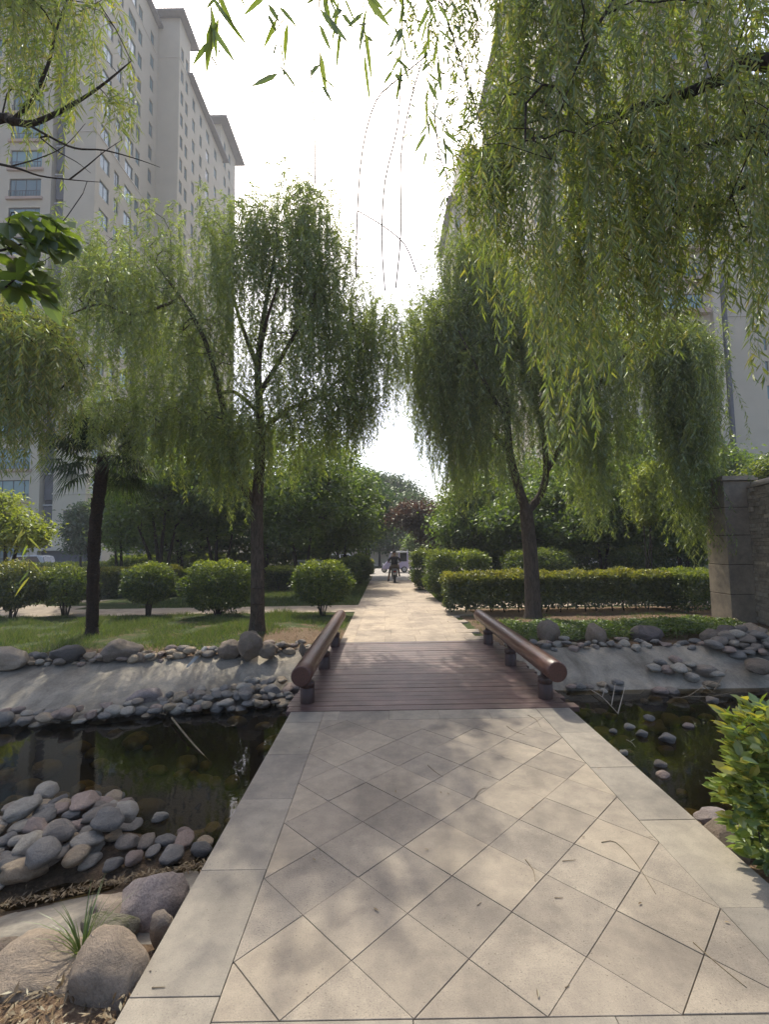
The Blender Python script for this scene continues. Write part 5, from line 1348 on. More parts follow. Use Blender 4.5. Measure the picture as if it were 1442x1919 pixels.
broad_tree('bamboo_clump', 'yellow-green feathery clump rising behind the clipped hedge', 1215, 14.8, [(1215, 960, 0), (1205, 940, .1), (1225, 940, -.1)], [(1215, 930, 24, 50, 14.8, .5, 1), (1222, 890, 18, 30, 14.8, .4, .4)], 60, 75, 0.14, 'yellow', 0.14, G, 'bark_dark', 0.03, 0.2)
broad_tree('garden_bush', 'leafy bush showing above the garden wall coping', 1432, 14.0, [(1430, 960, 0), (1445, 950, 0)], [(1430, 888, 34, 24, 14.0, .8, 1), (1460, 880, 40, 30, 14, .8, .8), (1440, 940, 40, 40, 14, .6, .6)], 80, 80, 0.10, 'shrub', 0.18, G)
broad_tree('shade_tree', 'green tree behind the garden wall with light crown', 1390, 19.0, [(1390, 960, 0)], [(1370, 900, 50, 50, 19, 1.5, 1), (1330, 880, 40, 50, 19, 1.2, .7)], 90, 80, 0.14, 'broad', 0.3, G)

for (px, py, rx, ry, Y, lab) in ((340, 900, 110, 95, 24, 'tall shade tree behind the dark multi-stemmed tree'), (500, 890, 100, 100, 25, 'tall shade tree seen behind the single-trunked willow trunk'), (615, 890, 70, 90, 26, 'tall leafy tree behind the slanting tree'),
                                 (930, 900, 80, 100, 25, 'tall shade tree behind the dense tree on the hedge side'), (1080, 890, 100, 100, 24, 'tall shade tree between the forked willow and the feathery clump'), (1200, 880, 90, 100, 23, 'tall shade tree behind the feathery clump'), (1340, 900, 60, 80, 23, 'tall shade tree behind the wall pillar')):
    broad_tree('shade_tree', lab, px, Y, [(px, py + ry * .5, 0), (px - 14, py + ry * .2, .6)], [(px, py, rx, ry, Y, 2.4, 1), (px + 20, py + 55, rx * .9, ry * .6, Y, 2.4, .7), (px - 25, py + 70, rx * .9, ry * .5, Y, 2.2, .6), (px, 1010, rx * 1.25, 28, Y, 2.0, .8)], 180, 75, 0.19, 'broad', 0.42, G, 'bark_dark', 0.12)

def shrub(px0, px1, pyt, pyb, pyg, label, mat='shrub', n=5200, lsz=0.06, group='clipped shrubs', stems=7, boxy=0.0, Yf=None):
    n = int(n * 1.9); lsz *= 1.15
    pc = (px0 + px1) / 2
    Y = Yf or gpt(pc, pyg, -0.03).y
    x = ypt(pc, pyg, Y).x; b = np.array([x, Y, hz(x, Y) - 0.03])
    w = (px1 - px0) * Y / F / 2; zt = ypt(pc, pyt, Y).z; zb = max(ypt(pc, pyb, Y).z, b[2] + 0.08)
    c = np.array([x, Y, (zt + zb) / 2]); hh = (zt - zb) / 2
    d = unit(rng.normal(size=(n, 3)))
    if boxy: d = np.sign(d) * np.abs(d) ** (1 - boxy); d = d / np.maximum(1e-6, (np.abs(d) ** 3).sum(1, keepdims=True) ** (1/3))
    lump = np.array([1 + 0.20 * noise.noise(Vector(q) * 2.2 + Vector((x, Y, 0))) + 0.13 * noise.noise(Vector(q) * 5.5 + Vector((Y, x, 0))) for q in d])[:, None]
    rr = (0.5 + 0.5 * rng.random((n, 1)) ** 0.35 + 0.06 * np.abs(rng.normal(size=(n, 1)))) * lump
    P = c + d * rr * np.array([w, w * 0.85, hh])
    sunlit_tint = np.clip(0.62 * rng.random(n) + 0.55 * np.clip(d[:, 2], 0, 1) ** 2 * (rr[:, 0] > 0.85), 0, 1)  # outer upper leaves tinted brighter: sunlit tops put into the leaf colour
    Dr = unit(d * 0.6 + rng.normal(size=(n, 3)) * 0.7 + (0, 0, 0.15)); nr = unit(d + rng.normal(size=(n, 3)) * 0.5)
    Q = leaf_quads(P, Dr, lsz * (0.7 + 0.6 * rng.random(n)), lsz * 0.5 * (0.8 + 0.5 * rng.random(n)), 0.05, nr)
    S = Skel()
    for i in range(stems):
        th = rng.random() * 6.28; rad = 0.55 * rng.random()
        S.limb([tuple(b + np.array([math.cos(th), math.sin(th), 0]) * 0.05), tuple(b + (c - b) * 0.5 + np.array([math.cos(th)*w, math.sin(th)*w, 0]) * rad * 0.45), tuple(c + np.array([math.cos(th)*w*rad, math.sin(th)*w*rad, hh*0.3]))], 0.02, 0.008, False)
    root = empty('shrub', tuple(b), 0, label, 'shrub', group)
    link('stems', quads_mesh('stems', S.quads() - b, M['bark_dark']), root)['kind'] = 'stuff'; link('foliage', quads_mesh('foliage', Q - b, M[mat], sunlit_tint), root)
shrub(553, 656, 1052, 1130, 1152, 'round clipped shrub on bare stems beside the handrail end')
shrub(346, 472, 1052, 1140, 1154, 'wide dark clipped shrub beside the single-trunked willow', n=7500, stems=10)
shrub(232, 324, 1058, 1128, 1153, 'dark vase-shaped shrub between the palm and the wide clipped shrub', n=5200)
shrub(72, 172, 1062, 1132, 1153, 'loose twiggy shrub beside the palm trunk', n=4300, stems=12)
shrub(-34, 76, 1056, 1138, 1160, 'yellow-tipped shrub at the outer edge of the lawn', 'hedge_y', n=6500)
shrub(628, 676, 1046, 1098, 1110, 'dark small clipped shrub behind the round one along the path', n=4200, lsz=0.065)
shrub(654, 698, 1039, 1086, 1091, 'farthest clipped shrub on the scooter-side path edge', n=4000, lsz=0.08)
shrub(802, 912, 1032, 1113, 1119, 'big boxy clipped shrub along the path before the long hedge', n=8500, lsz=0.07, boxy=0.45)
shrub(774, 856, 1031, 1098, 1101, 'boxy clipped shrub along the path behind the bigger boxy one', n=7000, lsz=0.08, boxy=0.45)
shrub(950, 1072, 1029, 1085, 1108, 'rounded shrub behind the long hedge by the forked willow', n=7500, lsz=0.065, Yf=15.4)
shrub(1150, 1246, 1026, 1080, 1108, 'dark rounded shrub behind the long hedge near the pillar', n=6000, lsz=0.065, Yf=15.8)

def hedge(x0, x1, y0, y1, h, label, mat, n, lsz=0.055, round_=0.12, zb=0.06):
    n = int(n * 1.7); lsz *= 1.2
    c = np.array([(x0 + x1) / 2, (y0 + y1) / 2, 0]); g = hz(c[0], c[1]); b = np.array([c[0], c[1], g - 0.03])
    A = np.array([(y1 - y0) * h, (y1 - y0) * h, (x1 - x0) * h, (x1 - x0) * h, (x1 - x0) * (y1 - y0)]); A[4] *= 1.3
    f = rng.choice(5, n, p=A / A.sum()); u = rng.random((n, 3))
    P = np.stack([x0 + u[:, 0] * (x1 - x0), y0 + u[:, 1] * (y1 - y0), g + zb + u[:, 2] * (h - zb)], 1)
    dep = 0.22 * rng.random(n) ** 2.2
    nrm = np.zeros((n, 3))
    for k, (ax_, val, sg) in enumerate(((0, x0, -1), (0, x1, 1), (1, y0, -1), (1, y1, 1), (2, g + h, 1))):
        m = f == k; P[m, ax_] = val - sg * dep[m]; nrm[m, ax_] = sg
    bumpy = np.array([noise.noise(Vector(p) * 1.9) * 0.09 + noise.noise(Vector(p) * 5) * 0.09 + 0.05 * noise.noise(Vector(p) * 11) for p in P])[:, None]
    # round the top edges and the ends
    q = (P - (c + (0, 0, g))) / np.array([(x1 - x0) / 2, (y1 - y0) / 2, h]); over = np.clip(np.abs(q[:, 1:2]) + np.clip(q[:, 2:3], 0, 1) - 1.55, 0, 1)
    P[:, 2:3] -= over * 0.35 * h * 0.5
    P = P + nrm * bumpy
    P[:, 2] = np.maximum(P[:, 2], g + 0.02)
    sunlit_tint = np.clip(0.5 * rng.random(n) + 0.55 * np.clip((P[:, 2] - g - 0.72 * h) / (0.28 * h), 0, 1), 0, 1)  # sun on the hedge top painted in: yellower leaf tint with height
    Dr = unit(nrm * 0.5 + rng.normal(size=(n, 3)) * 0.7 + (0, 0, 0.2)); nr = unit(nrm + rng.normal(size=(n, 3)) * 0.55)
    Q = leaf_quads(P, Dr, lsz * (0.7 + 0.6 * rng.random(n)), lsz * 0.55 * (0.8 + 0.5 * rng.random(n)), 0.05, nr)
    root = empty('hedge', tuple(b), 0, label, 'hedge')
    S = Skel()
    for x in np.arange(x0 + 0.15, x1, 0.34):
        yy = (y0 + y1) / 2 + (rng.random() - .5) * (y1 - y0) * 0.5
        S.limb([(x, yy, g - 0.03), (x + 0.08 * rng.normal(), yy + 0.08 * rng.normal(), g + h * 0.45), (x + 0.15 * rng.normal(), yy + 0.15 * rng.normal(), g + h * 0.8)], 0.018, 0.008, False, 3)
    link('stems', quads_mesh('stems', S.quads() - b, M['bark_dark']), root)['kind'] = 'stuff'; link('foliage', quads_mesh('foliage', Q - b, M[mat], sunlit_tint), root)
hx0 = gpt(842, 1150).x
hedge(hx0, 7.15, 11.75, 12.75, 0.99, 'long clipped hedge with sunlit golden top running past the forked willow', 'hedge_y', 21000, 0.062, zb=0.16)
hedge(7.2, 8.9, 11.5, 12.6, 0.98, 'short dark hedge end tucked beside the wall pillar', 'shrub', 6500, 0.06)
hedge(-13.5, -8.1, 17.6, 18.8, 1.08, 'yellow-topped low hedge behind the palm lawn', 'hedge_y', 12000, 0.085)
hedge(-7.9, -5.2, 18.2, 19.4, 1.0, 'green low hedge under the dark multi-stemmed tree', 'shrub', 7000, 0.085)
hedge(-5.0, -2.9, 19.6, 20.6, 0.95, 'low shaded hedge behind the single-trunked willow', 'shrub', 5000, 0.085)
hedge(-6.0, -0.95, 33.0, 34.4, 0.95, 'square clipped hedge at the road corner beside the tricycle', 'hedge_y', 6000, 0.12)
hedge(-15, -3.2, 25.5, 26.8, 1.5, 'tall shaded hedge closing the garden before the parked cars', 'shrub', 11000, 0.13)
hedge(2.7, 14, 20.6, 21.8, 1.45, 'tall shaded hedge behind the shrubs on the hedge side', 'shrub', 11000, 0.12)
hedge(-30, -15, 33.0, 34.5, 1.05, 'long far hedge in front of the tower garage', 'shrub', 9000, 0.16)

# glossy near shrub
def glossy():
    b = np.array([2.62, 2.70, hz(2.62, 2.70) - 0.03]); S = Skel(); n_t = 105
    lobes = [(1425, 1385, 62, 55, 2.62, .22, 1), (1395, 1490, 55, 60, 2.62, .22, .9), (1440, 1560, 45, 60, 2.62, .2, .8), (1480, 1440, 70, 90, 2.7, .3, 1.2), (1420, 1440, 60, 80, 2.6, .2, 1.0)]
    A = lobes_sample(lobes, n_t, 0.35)
    for i in range(6):
        th = rng.random() * 6.28
        S.limb([tuple(b + np.array([math.cos(th), math.sin(th), 0]) * .05), tuple(b + np.array([math.cos(th) * .12, math.sin(th) * .12, .35])), tuple(b + np.array([math.cos(th) * .2 - .05, math.sin(th) * .15, .75]))], 0.012, 0.005, False)
    S.reach(A, 0.006, 0.002, 0)
    per = 12; C_ = np.repeat(A, per, 0); n = len(C_); P = C_ + rng.normal(size=(n, 3)) * 0.025
    out = unit(C_ - (b + (0, 0, 0.45))); th = rng.random(n) * 6.28
    d = unit(out * 0.7 + np.stack([np.cos(th), np.sin(th), 0.25 + 0.3 * rng.random(n)], 1) * 0.8); nr = unit(rng.normal(size=(n, 3)) * 0.4 + (0, -0.2, 1))
    Q = leaf_pairs(P, d, 0.075 + 0.04 * rng.random(n), 0.032 + 0.014 * rng.random(n), nr, 0.10, 0.14, (0.3, 0.68, 0.8, 0.98))
    up = np.clip((C_[:, 2] - b[2]) / 1.1, 0, 1); rn = np.clip(0.3 + 0.5 * up + 0.2 * rng.normal(size=n), 0, 1)  # leaf tint brightens upward, painting in the light on the upper leaves
    root = empty('shrub', tuple(b), 0, 'leafy shrub with glossy pale green oval leaves at the pond edge', 'shrub')
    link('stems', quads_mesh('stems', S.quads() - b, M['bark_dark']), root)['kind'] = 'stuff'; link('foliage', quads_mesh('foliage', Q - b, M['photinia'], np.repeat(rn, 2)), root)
glossy()

# ------------------------------------------------------------------ grass, ground cover, litter
def blades(xy, hgts, mat, name, lean=0.45, w=0.006):
    n = len(xy); z = hgt(xy[:, 0], xy[:, 1]); P = np.stack([xy[:, 0], xy[:, 1], z - 0.01], 1)
    th = rng.random(n) * 6.28; d = np.stack([np.cos(th) * lean * rng.random(n), np.sin(th) * lean * rng.random(n), np.ones(n)], 1)
    return link(name, quads_mesh(name, leaf_quads(P, d, hgts, w * (0.7 + 0.6 * rng.random(n)), 0.18), M[mat]))
def clumpy(x, y, s=1.3): return np.array([noise.noise(Vector((a * s, b_ * s, 4.2))) for a, b_ in zip(x, y)])
n = 90000
x = -10.5 + 9.6 * rng.random(n); y = 6.3 + 6.4 * rng.random(n)
cl = clumpy(x, y); so_ = np.exp(-(((x + 1.5) / 0.75) ** 2 + ((y - 9.0) / 1.0) ** 2)) + 0.8 * np.exp(-(((x + 4.5) / 0.8) ** 2 + ((y - 7.8) / 0.45) ** 2))
k = (y > far_top(x) + 0.22) & (y < 12.62) & (cl + 0.30 * rng.random(n) > 0.02) & (so_ * 1.4 < rng.random(n)) & (x < -0.83)
tag(blades(np.stack([x[k], y[k]], 1), (0.05 + 0.10 * rng.random(k.sum()) ** 1.5 + 0.28 * np.clip(cl[k], 0, 1) * rng.random(k.sum())), 'grass', 'grass', 0.8, 0.009), 'tufted green grass on the lawn between pond and path', None, None, 'stuff')
n = 36000
x = -7.5 + 6.7 * rng.random(n); y = 14.2 + 10.5 * rng.random(n); k = (x < -0.85)
tag(blades(np.stack([x[k], y[k]], 1), 0.07 + 0.09 * rng.random(k.sum()), 'grass', 'grass', 0.45, 0.011), 'sunlit grass strip behind the cross path', None, None, 'stuff')
n = 9000
x = 1.66 + 0.75 * rng.random(n); y = 14.7 + 11 * rng.random(n)
tag(blades(np.stack([x, y], 1), 0.06 + 0.08 * rng.random(n), 'grass', 'grass', 0.45, 0.011), 'grass verge along the boxy clipped shrubs', None, None, 'stuff')
n = 9000
x = 1.9 + 5.2 * rng.random(n); y = 7.9 + 3.6 * rng.random(n); k = (y > far_top(x) + 0.3) & (clumpy(x, y) > -0.05)
tag(blades(np.stack([x[k], y[k]], 1), 0.05 + 0.07 * rng.random(k.sum()), 'grass', 'grass'), 'thin shaded grass under the forked willow', None, None, 'stuff')
n = 26000
x = 2.4 + 4.6 * rng.random(n); y = 8.15 + 1.9 * rng.random(n)
hgc = 0.10 + 0.22 * np.exp(-(((x - 4.9) / 1.0) ** 2 + ((y - 8.7) / 0.55) ** 2)) + 0.08 * clumpy(x, y, 1.8)
k = (y > far_top(x) + 0.12 - 0.25 * np.exp(-((x - 5.0) / 0.7) ** 2)) & (hgc > 0.08); x, y, hgc = x[k], y[k], hgc[k]; n = len(x)
P = np.stack([x, y, hgt(x, y) + hgc * (0.45 + 0.55 * rng.random(n))], 1)
Q = leaf_quads(P, unit(rng.normal(size=(n, 3)) * (1, 1, .4)), 0.05 + 0.03 * rng.random(n), 0.024, 0.1, unit(rng.normal(size=(n, 3)) * .5 + (0, 0, 1)))
tag(link('ground_cover', quads_mesh('ground_cover', Q, M['broad'])), 'low leafy ground cover spilling over the boulders below the hedge', None, None, 'stuff')
def litter(xy, label, z0=0.012, sz=0.035):
    n = len(xy); P = np.stack([xy[:, 0], xy[:, 1], hgt(xy[:, 0], xy[:, 1]) + z0 + 0.02 * rng.random(n)], 1)
    d = unit(rng.normal(size=(n, 3)) * (1, 1, .25)); Q = leaf_quads(P, d, sz * (0.5 + rng.random(n)), sz * 0.28 * (0.5 + rng.random(n)), 0.0, unit(rng.normal(size=(n, 3)) * .4 + (0, 0, 1)))
    tag(link('leaf_litter', quads_mesh('leaf_litter', Q, M['litter'])), label, None, None, 'stuff')
n = 3500; x = -2.6 + 1.62 * rng.random(n); y = 1.1 + 1.0 * rng.random(n); litter(np.stack([x, y], 1), 'brown leaf litter around the near boulders')
n = 1500; x = -3.4 + 2.4 * rng.random(n); y = near_toe(x) - 0.10 + 0.05 * rng.normal(size=n); litter(np.stack([x, y], 1), 'soggy leaf litter along the foot of the near concrete slope', 0.035)
n = 900; x = 1.95 + 1.5 * rng.random(n); y = 1.2 + 1.8 * rng.random(n); litter(np.stack([x, y], 1), 'dry leaf litter on the soil by the glossy shrub')
n = 1500; x = -2.6 + 1.7 * rng.random(n); y = 8.0 + 2.2 * rng.random(n); litter(np.stack([x, y], 1), 'dry litter on the bare soil at the willow foot')
def tuft(c, n, h, label):
    b = np.array(c); th = rng.random(n) * 6.28; Qs = []
    for i in range(n):
        d = Vector((math.cos(th[i]), math.sin(th[i]), 0)); L = h * (0.6 + 0.5 * rng.random()); s = d.cross(Vector((0, 0, 1))) * 0.004; reach_ = 0.35 + 0.5 * rng.random()
        pts = [Vector((0, 0, 0)) + d * L * reach_ * t * t + Vector((0, 0, L * (t * 1.25 - 0.65 * t * t * reach_))) for t in np.linspace(0, 1, 6)]
        for j in range(5):
            w0, w1 = 1 - (j / 5) ** 2, 1 - ((j + 1) / 5) ** 2
            Qs.append([tuple(pts[j] - s*w0), tuple(pts[j] + s*w0), tuple(pts[j+1] + s*w1), tuple(pts[j+1] - s*w1)])
    o = link('grass_tuft', quads_mesh('grass_tuft', np.array(Qs), M['grass'], np.repeat(rng.random(n) * 0.6 + 0.2, 5)), None, tuple(b)); tag(o, label, 'grass tuft')
c = gpt(152, 1830, -0.09); tuft((c.x, c.y, c.z), 34, 0.32, 'arching green grass tuft growing between the near boulders')
c = gpt(205, 1690, -0.1)

# ------------------------------------------------------------------ vehicles, rider, far things
M['lav'] = m_plain('lavender_paint', (0.55, 0.48, 0.66), 0.3, 0.5, var=0.04, coat=0.4)
M['whitep'] = m_plain('white_paint', (0.72, 0.71, 0.70), 0.3, 0.5, var=0.03, coat=0.4)
M['silver'] = m_plain('silver_paint', (0.45, 0.46, 0.47), 0.3, 0.5, 0.3, var=0.03, coat=0.4)
M['rubber'] = m_plain('tyre_rubber', (0.02, 0.02, 0.02), 0.8, 0.3)
M['blackp'] = m_plain('black_plastic', (0.02, 0.02, 0.022), 0.45, 0.4)
M['rim'] = m_plain('wheel_rim', (0.6, 0.6, 0.6), 0.35, 0.5, 0.4)
M['seat_red'] = m_plain('red_brown_seat', (0.20, 0.06, 0.05), 0.7, 0.3)
M['lamp_red'] = m_plain('tail_lamp', (0.3, 0.02, 0.02), 0.25, 0.5)
M['lamp_clear'] = m_plain('head_lamp', (0.7, 0.7, 0.66), 0.15, 0.6)
def wheel(parent, c, r_, w, ax_='y'):
    mb = MB(); mb.lathe([(r_*0.62, -w/2), (r_*0.93, -w/2), (r_, -w*0.3), (r_, w*0.3), (r_*0.93, w/2), (r_*0.62, w/2)], (0, 0, 0), 22, 0, ax_)
    o = mb.build('wheel', M['rubber'], parent, True, loc=c)
    mb = MB(); mb.lathe([(r_*0.2, -w*0.58), (r_*0.5, -w*0.52), (r_*0.63, -w*0.54), (r_*0.63, w*0.54), (r_*0.5, w*0.52), (r_*0.2, w*0.58)], (0, 0, 0), 18, 0, ax_)
    mb.build('rim', M['rim'], o, True)
def side_profile(mb, prof, y0, y1, mi=0):
    """extrude an x-z outline across the vehicle's width"""
    n = len(prof); vs = [(p[0], y0, p[1]) for p in prof] + [(p[0], y1, p[1]) for p in prof]
    mb.add(vs, [tuple(range(n)), tuple(range(2*n-1, n-1, -1))] + [(i, (i+1) % n, n+(i+1) % n, n+i) for i in range(n)], mi)
def tricycle():
    Y = 35.0; g = ypt(741, 1073, Y); z = float(gslope(Y)) + 0.012
    t = empty('electric_tricycle', (g.x, Y, z), math.pi, 'lavender enclosed electric tricycle parked across the path end', 'tricycle')
    w = 0.46
    # x forward; lower body
    mb = MB()
    side_profile(mb, [(-0.98, 0.30), (-0.98, 0.78), (-0.30, 0.80), (-0.30, 0.30)], -w, w)
    mb2 = bevel_mesh(mb.mesh('rear_body', M['lav']), 0.035, 2); link('rear_body', mb2, t)
    mb = MB(); side_profile(mb, [(-0.31, 0.24), (-0.31, 0.32), (0.40, 0.32), (0.40, 0.24)], -w, w); mb.build('floor_pan', M['blackp'], t)
    mb = MB(); side_profile(mb, [(0.36, 0.24), (0.36, 0.84), (0.52, 0.88), (0.74, 0.66), (0.93, 0.44), (0.96, 0.34), (0.86, 0.26)], -w*0.92, w*0.92)
    link('front_shield', bevel_mesh(mb.mesh('front_shield', M['lav']), 0.035, 2), t)
    mb = MB(); side_profile(mb, [(-0.98, 1.46), (-0.96, 1.54), (-0.5, 1.58), (0.15, 1.55), (0.34, 1.48), (0.30, 1.45)], -w*1.02, w*1.02); link('roof', bevel_mesh(mb.mesh('roof', M['whitep']), 0.02, 2), t)
    for s in (-1, 1):
        mb = MB(); y = s * w * 0.95
        mb.tube([(0.50, y, 0.86), (0.40, y, 1.15), (0.27, y, 1.47)], 0.022, 8); mb.tube([(-0.30, y, 0.78), (-0.32, y, 1.47)], 0.028, 8); mb.tube([(-0.93, y, 0.76), (-0.92, y, 1.47)], 0.045, 8)
        mb.build('door_frame', M['lav'], t)
        mb = MB(); mb.box((-0.86, y - 0.008, 0.82), (-0.40, y + 0.008, 1.42)); mb.build('side_window', M['carglass'], t)
        wheel(t, (-0.66, s * 0.40, 0.23), 0.23, 0.13)
        mb = MB(); pts = [(-0.66 + 0.31*math.cos(a), s*(w - 0.03), 0.23 + 0.31*math.sin(a)) for a in np.linspace(0.1, math.pi - 0.1, 9)]
        mb.tube(pts, 0.05, 8); mb.build('fender', M['lav'], t, True)
    wheel(t, (0.80, 0, 0.22), 0.22, 0.11)
    mb = MB(); mb.add([(0.50, -w*.9, 0.88), (0.50, w*.9, 0.88), (0.28, w*.9, 1.46), (0.28, -w*.9, 1.46), (0.485, -w*.9, 0.88), (0.485, w*.9, 0.88), (0.265, w*.9, 1.46), (0.265, -w*.9, 1.46)],
                      [(0,1,2,3),(7,6,5,4),(0,4,5,1),(3,2,6,7),(0,3,7,4),(1,5,6,2)]); mb.build('windscreen', m_glass('screen_glass', (0.16, 0.17, 0.18)), t)
    mb = MB(); mb.box((-0.30, -0.36, 0.32), (0.06, 0.36, 0.56)); mb.box((-0.42, -0.36, 0.5), (-0.31, 0.36, 1.05)); link('seat', bevel_mesh(mb.mesh('seat', M['seat_red']), 0.03, 2), t)
    mb = MB(); mb.lathe([(0.02, 0.0), (0.075, 0.01), (0.08, 0.06), (0.05, 0.09)], (0.84, 0, 0.60), 14, 0, 'x'); mb.build('headlight', M['lamp_clear'], t, True)
    mb = MB(); mb.tube([(0.30, -0.25, 0.98), (0.36, 0, 0.95), (0.30, 0.25, 0.98)], 0.015, 6); mb.tube([(0.36, 0, 0.95), (0.55, 0, 0.6)], 0.02, 6); mb.build('handlebar', M['blackp'], t)
    mb = MB(); mb.box((-1.0, -0.40, 0.62), (-0.97, -0.30, 0.74)); mb.box((-1.0, 0.30, 0.62), (-0.97, 0.40, 0.74)); mb.build('tail_light', M['lamp_red'], t)
tricycle()

def skin_mesh(verts, edges, radii, name, levels=2):
    me = bpy.data.meshes.new(name); me.from_pydata(verts, edges, []); o = bpy.data.objects.new(name, me); COL.objects.link(o)
    sk = o.modifiers.new('skin', 'SKIN'); sk.use_smooth_shade = True
    for i, r_ in enumerate(radii):
        v = me.skin_vertices[0].data[i]; v.radius = (r_, r_) if not hasattr(r_, '__len__') else r_; v.use_root = (i == 0)
    sb = o.modifiers.new('sub', 'SUBSURF'); sb.levels = levels; sb.render_levels = levels
    dg = bpy.context.evaluated_depsgraph_get(); ev = o.evaluated_get(dg); out = bpy.data.meshes.new_from_object(ev)
    bpy.data.objects.remove(o); return out
def rider():
    z = -0.125; Y = 23.9; g = ypt(740, 1088, Y); z = float(gslope(Y)) + 0.0
    s = empty('motor_scooter', (g.x, Y, z), math.pi / 2, 'small dark motor scooter ridden along the path away from the bridge', 'scooter')
    wheel(s, (0.52, 0, 0.20), 0.20, 0.09); wheel(s, (-0.50, 0, 0.20), 0.20, 0.10)
    mb = MB(); side_profile(mb, [(-0.72, 0.50), (-0.62, 0.64), (-0.10, 0.62), (-0.05, 0.34), (-0.30, 0.28), (-0.55, 0.36)], -0.13, 0.13); body = link('body', bevel_mesh(mb.mesh('body', m_plain('scooter_grey_green', (0.07, 0.085, 0.07), 0.35, 0.5, coat=0.3)), 0.03, 2), s)
    mb = MB(); side_profile(mb, [(-0.68, 0.645), (-0.60, 0.70), (0.0, 0.70), (0.05, 0.645)], -0.13, 0.13); link('seat', bevel_mesh(mb.mesh('seat', M['blackp']), 0.025, 2), s)
    mb = MB(); mb.box((-0.06, -0.14, 0.24), (0.34, 0.14, 0.30)); mb.build('footboard', M['blackp'], s)
    mb = MB(); side_profile(mb, [(0.34, 0.26), (0.30, 0.72), (0.40, 0.86), (0.48, 0.70), (0.46, 0.30)], -0.16, 0.16); link('front_shield', bevel_mesh(mb.mesh('front_shield', M['blackp']), 0.03, 2), s)
    mb = MB(); mb.tube([(0.40, 0, 0.80), (0.34, 0, 0.96)], 0.025, 8); mb.tube([(0.24, -0.31, 0.98), (0.33, -0.12, 0.97), (0.34, 0, 0.96), (0.33, 0.12, 0.97), (0.24, 0.31, 0.98)], 0.015, 8); mb.tube([(0.52, 0, 0.20), (0.42, 0, 0.60)], 0.03, 8); mb.build('handlebar', M['blackp'], s)
    mb = MB(); mb.tube([(-0.50, 0.07, 0.2), (-0.2, 0.07, 0.3)], 0.03, 8); mb.build('swing_arm', M['blackp'], s)
    mb = MB(); mb.box((-0.745, -0.07, 0.53), (-0.70, 0.07, 0.59)); mb.build('tail_light', M['lamp_red'], s)
    mb = MB(); mb.box((-0.735, -0.09, 0.40), (-0.722, 0.09, 0.50)); mb.build('number_plate', M['metal_w'], s)
    for sg in (-1, 1):
        mb = MB(); mb.tube([(0.28, sg*0.2, 0.98), (0.26, sg*0.27, 1.10)], 0.008, 6); mb.lathe([(0.01, 0), (0.05, 0.005), (0.05, 0.015), (0.02, 0.03)], (0.26, sg*0.28, 1.13), 12, 0, 'x'); mb.build('mirror', M['blackp'], s)
    # rider: x forward, y to the rider's left
    V = []; E = []; Rr = []
    def add(p, r_, par=None):
        V.append(p); Rr.append(r_); i = len(V) - 1
        if par is not None: E.append((par, i))
        return i
    pel = add((-0.30, 0, 0.80), (0.15, 0.13)); bel = add((-0.29, 0, 0.95), (0.15, 0.12), pel); ch = add((-0.25, 0, 1.13), (0.165, 0.125), bel); sh = add((-0.22, 0, 1.25), (0.14, 0.10), ch)
    nk = add((-0.19, 0, 1.335), 0.055, sh); hd0 = add((-0.165, 0, 1.41), 0.078, nk); hd1 = add((-0.16, 0, 1.50), 0.092, hd0); hd2 = add((-0.165, 0, 1.56), 0.06, hd1)
    add((-0.07, 0, 1.455), 0.018, hd1)                                   # nose
    for sg in (-1, 1):
        add((-0.165, sg * 0.097, 1.47), 0.02, hd1)                       # ear
        a = add((-0.21, sg * 0.185, 1.225), 0.068, sh); b_ = add((-0.12, sg * 0.30, 1.06), 0.050, a); c = add((0.10, sg * 0.31, 1.005), 0.038, b_); h = add((0.18, sg * 0.305, 1.005), (0.032, 0.022), c)
        for j, (fy, L) in enumerate(((-0.028, 0.055), (-0.010, 0.065), (0.010, 0.062), (0.028, 0.05))):
            k1 = add((0.215 + L * 0.35, sg * 0.305 + fy, 1.012), 0.009, h); k2 = add((0.235 + L * 0.5, sg * 0.305 + fy, 0.988), 0.009, k1); add((0.225 + L * 0.3, sg * 0.305 + fy, 0.968), 0.008, k2)
        k1 = add((0.19, sg * 0.262, 0.99), 0.010, h); add((0.225, sg * 0.255, 0.968), 0.009, k1)
        th = add((-0.22, sg * 0.10, 0.79), 0.098, pel)
        if sg > 0: kn = add((0.12, 0.20, 0.74), 0.070, th); an = add((-0.02, 0.30, 0.20), 0.042, kn); ft = add((0.0, 0.31, 0.075), 0.045, an); add((0.14, 0.33, 0.05), 0.036, ft)
        else: kn = add((0.16, -0.20, 0.76), 0.070, th); an = add((0.12, -0.24, 0.38), 0.045, kn); ft = add((0.13, -0.25, 0.30), 0.045, an); add((0.27, -0.27, 0.28), 0.036, ft)
    me = skin_mesh(V, E, Rr, 'person')
    mats = [m_plain('skin_tone', (0.36, 0.21, 0.14), 0.6, 0.4, var=0.05), m_plain('black_tshirt', (0.018, 0.012, 0.014), 0.85, 0.2), m_plain('khaki_shorts', (0.16, 0.12, 0.085), 0.85, 0.2), M['blackp']]
    for m_ in mats: me.materials.append(m_)
    for p in me.polygons:
        c = p.center; i = 0
        if c.z < 0.14 and c.y > 0: i = 3
        elif c.z < 0.345 and c.y < -0.1: i = 3
        elif c.z < 0.87 and c.z > 0.45: i = 2
        elif 0.87 <= c.z < 1.30 and (abs(c.y) < 0.235 or c.x < -0.12): i = 1
        p.material_index = i
    pr = link('person', me, None, (g.x, Y, z), (0, 0, math.pi / 2)); tag(pr, 'person in a black short-sleeved shirt riding the scooter, seen from behind', 'person')
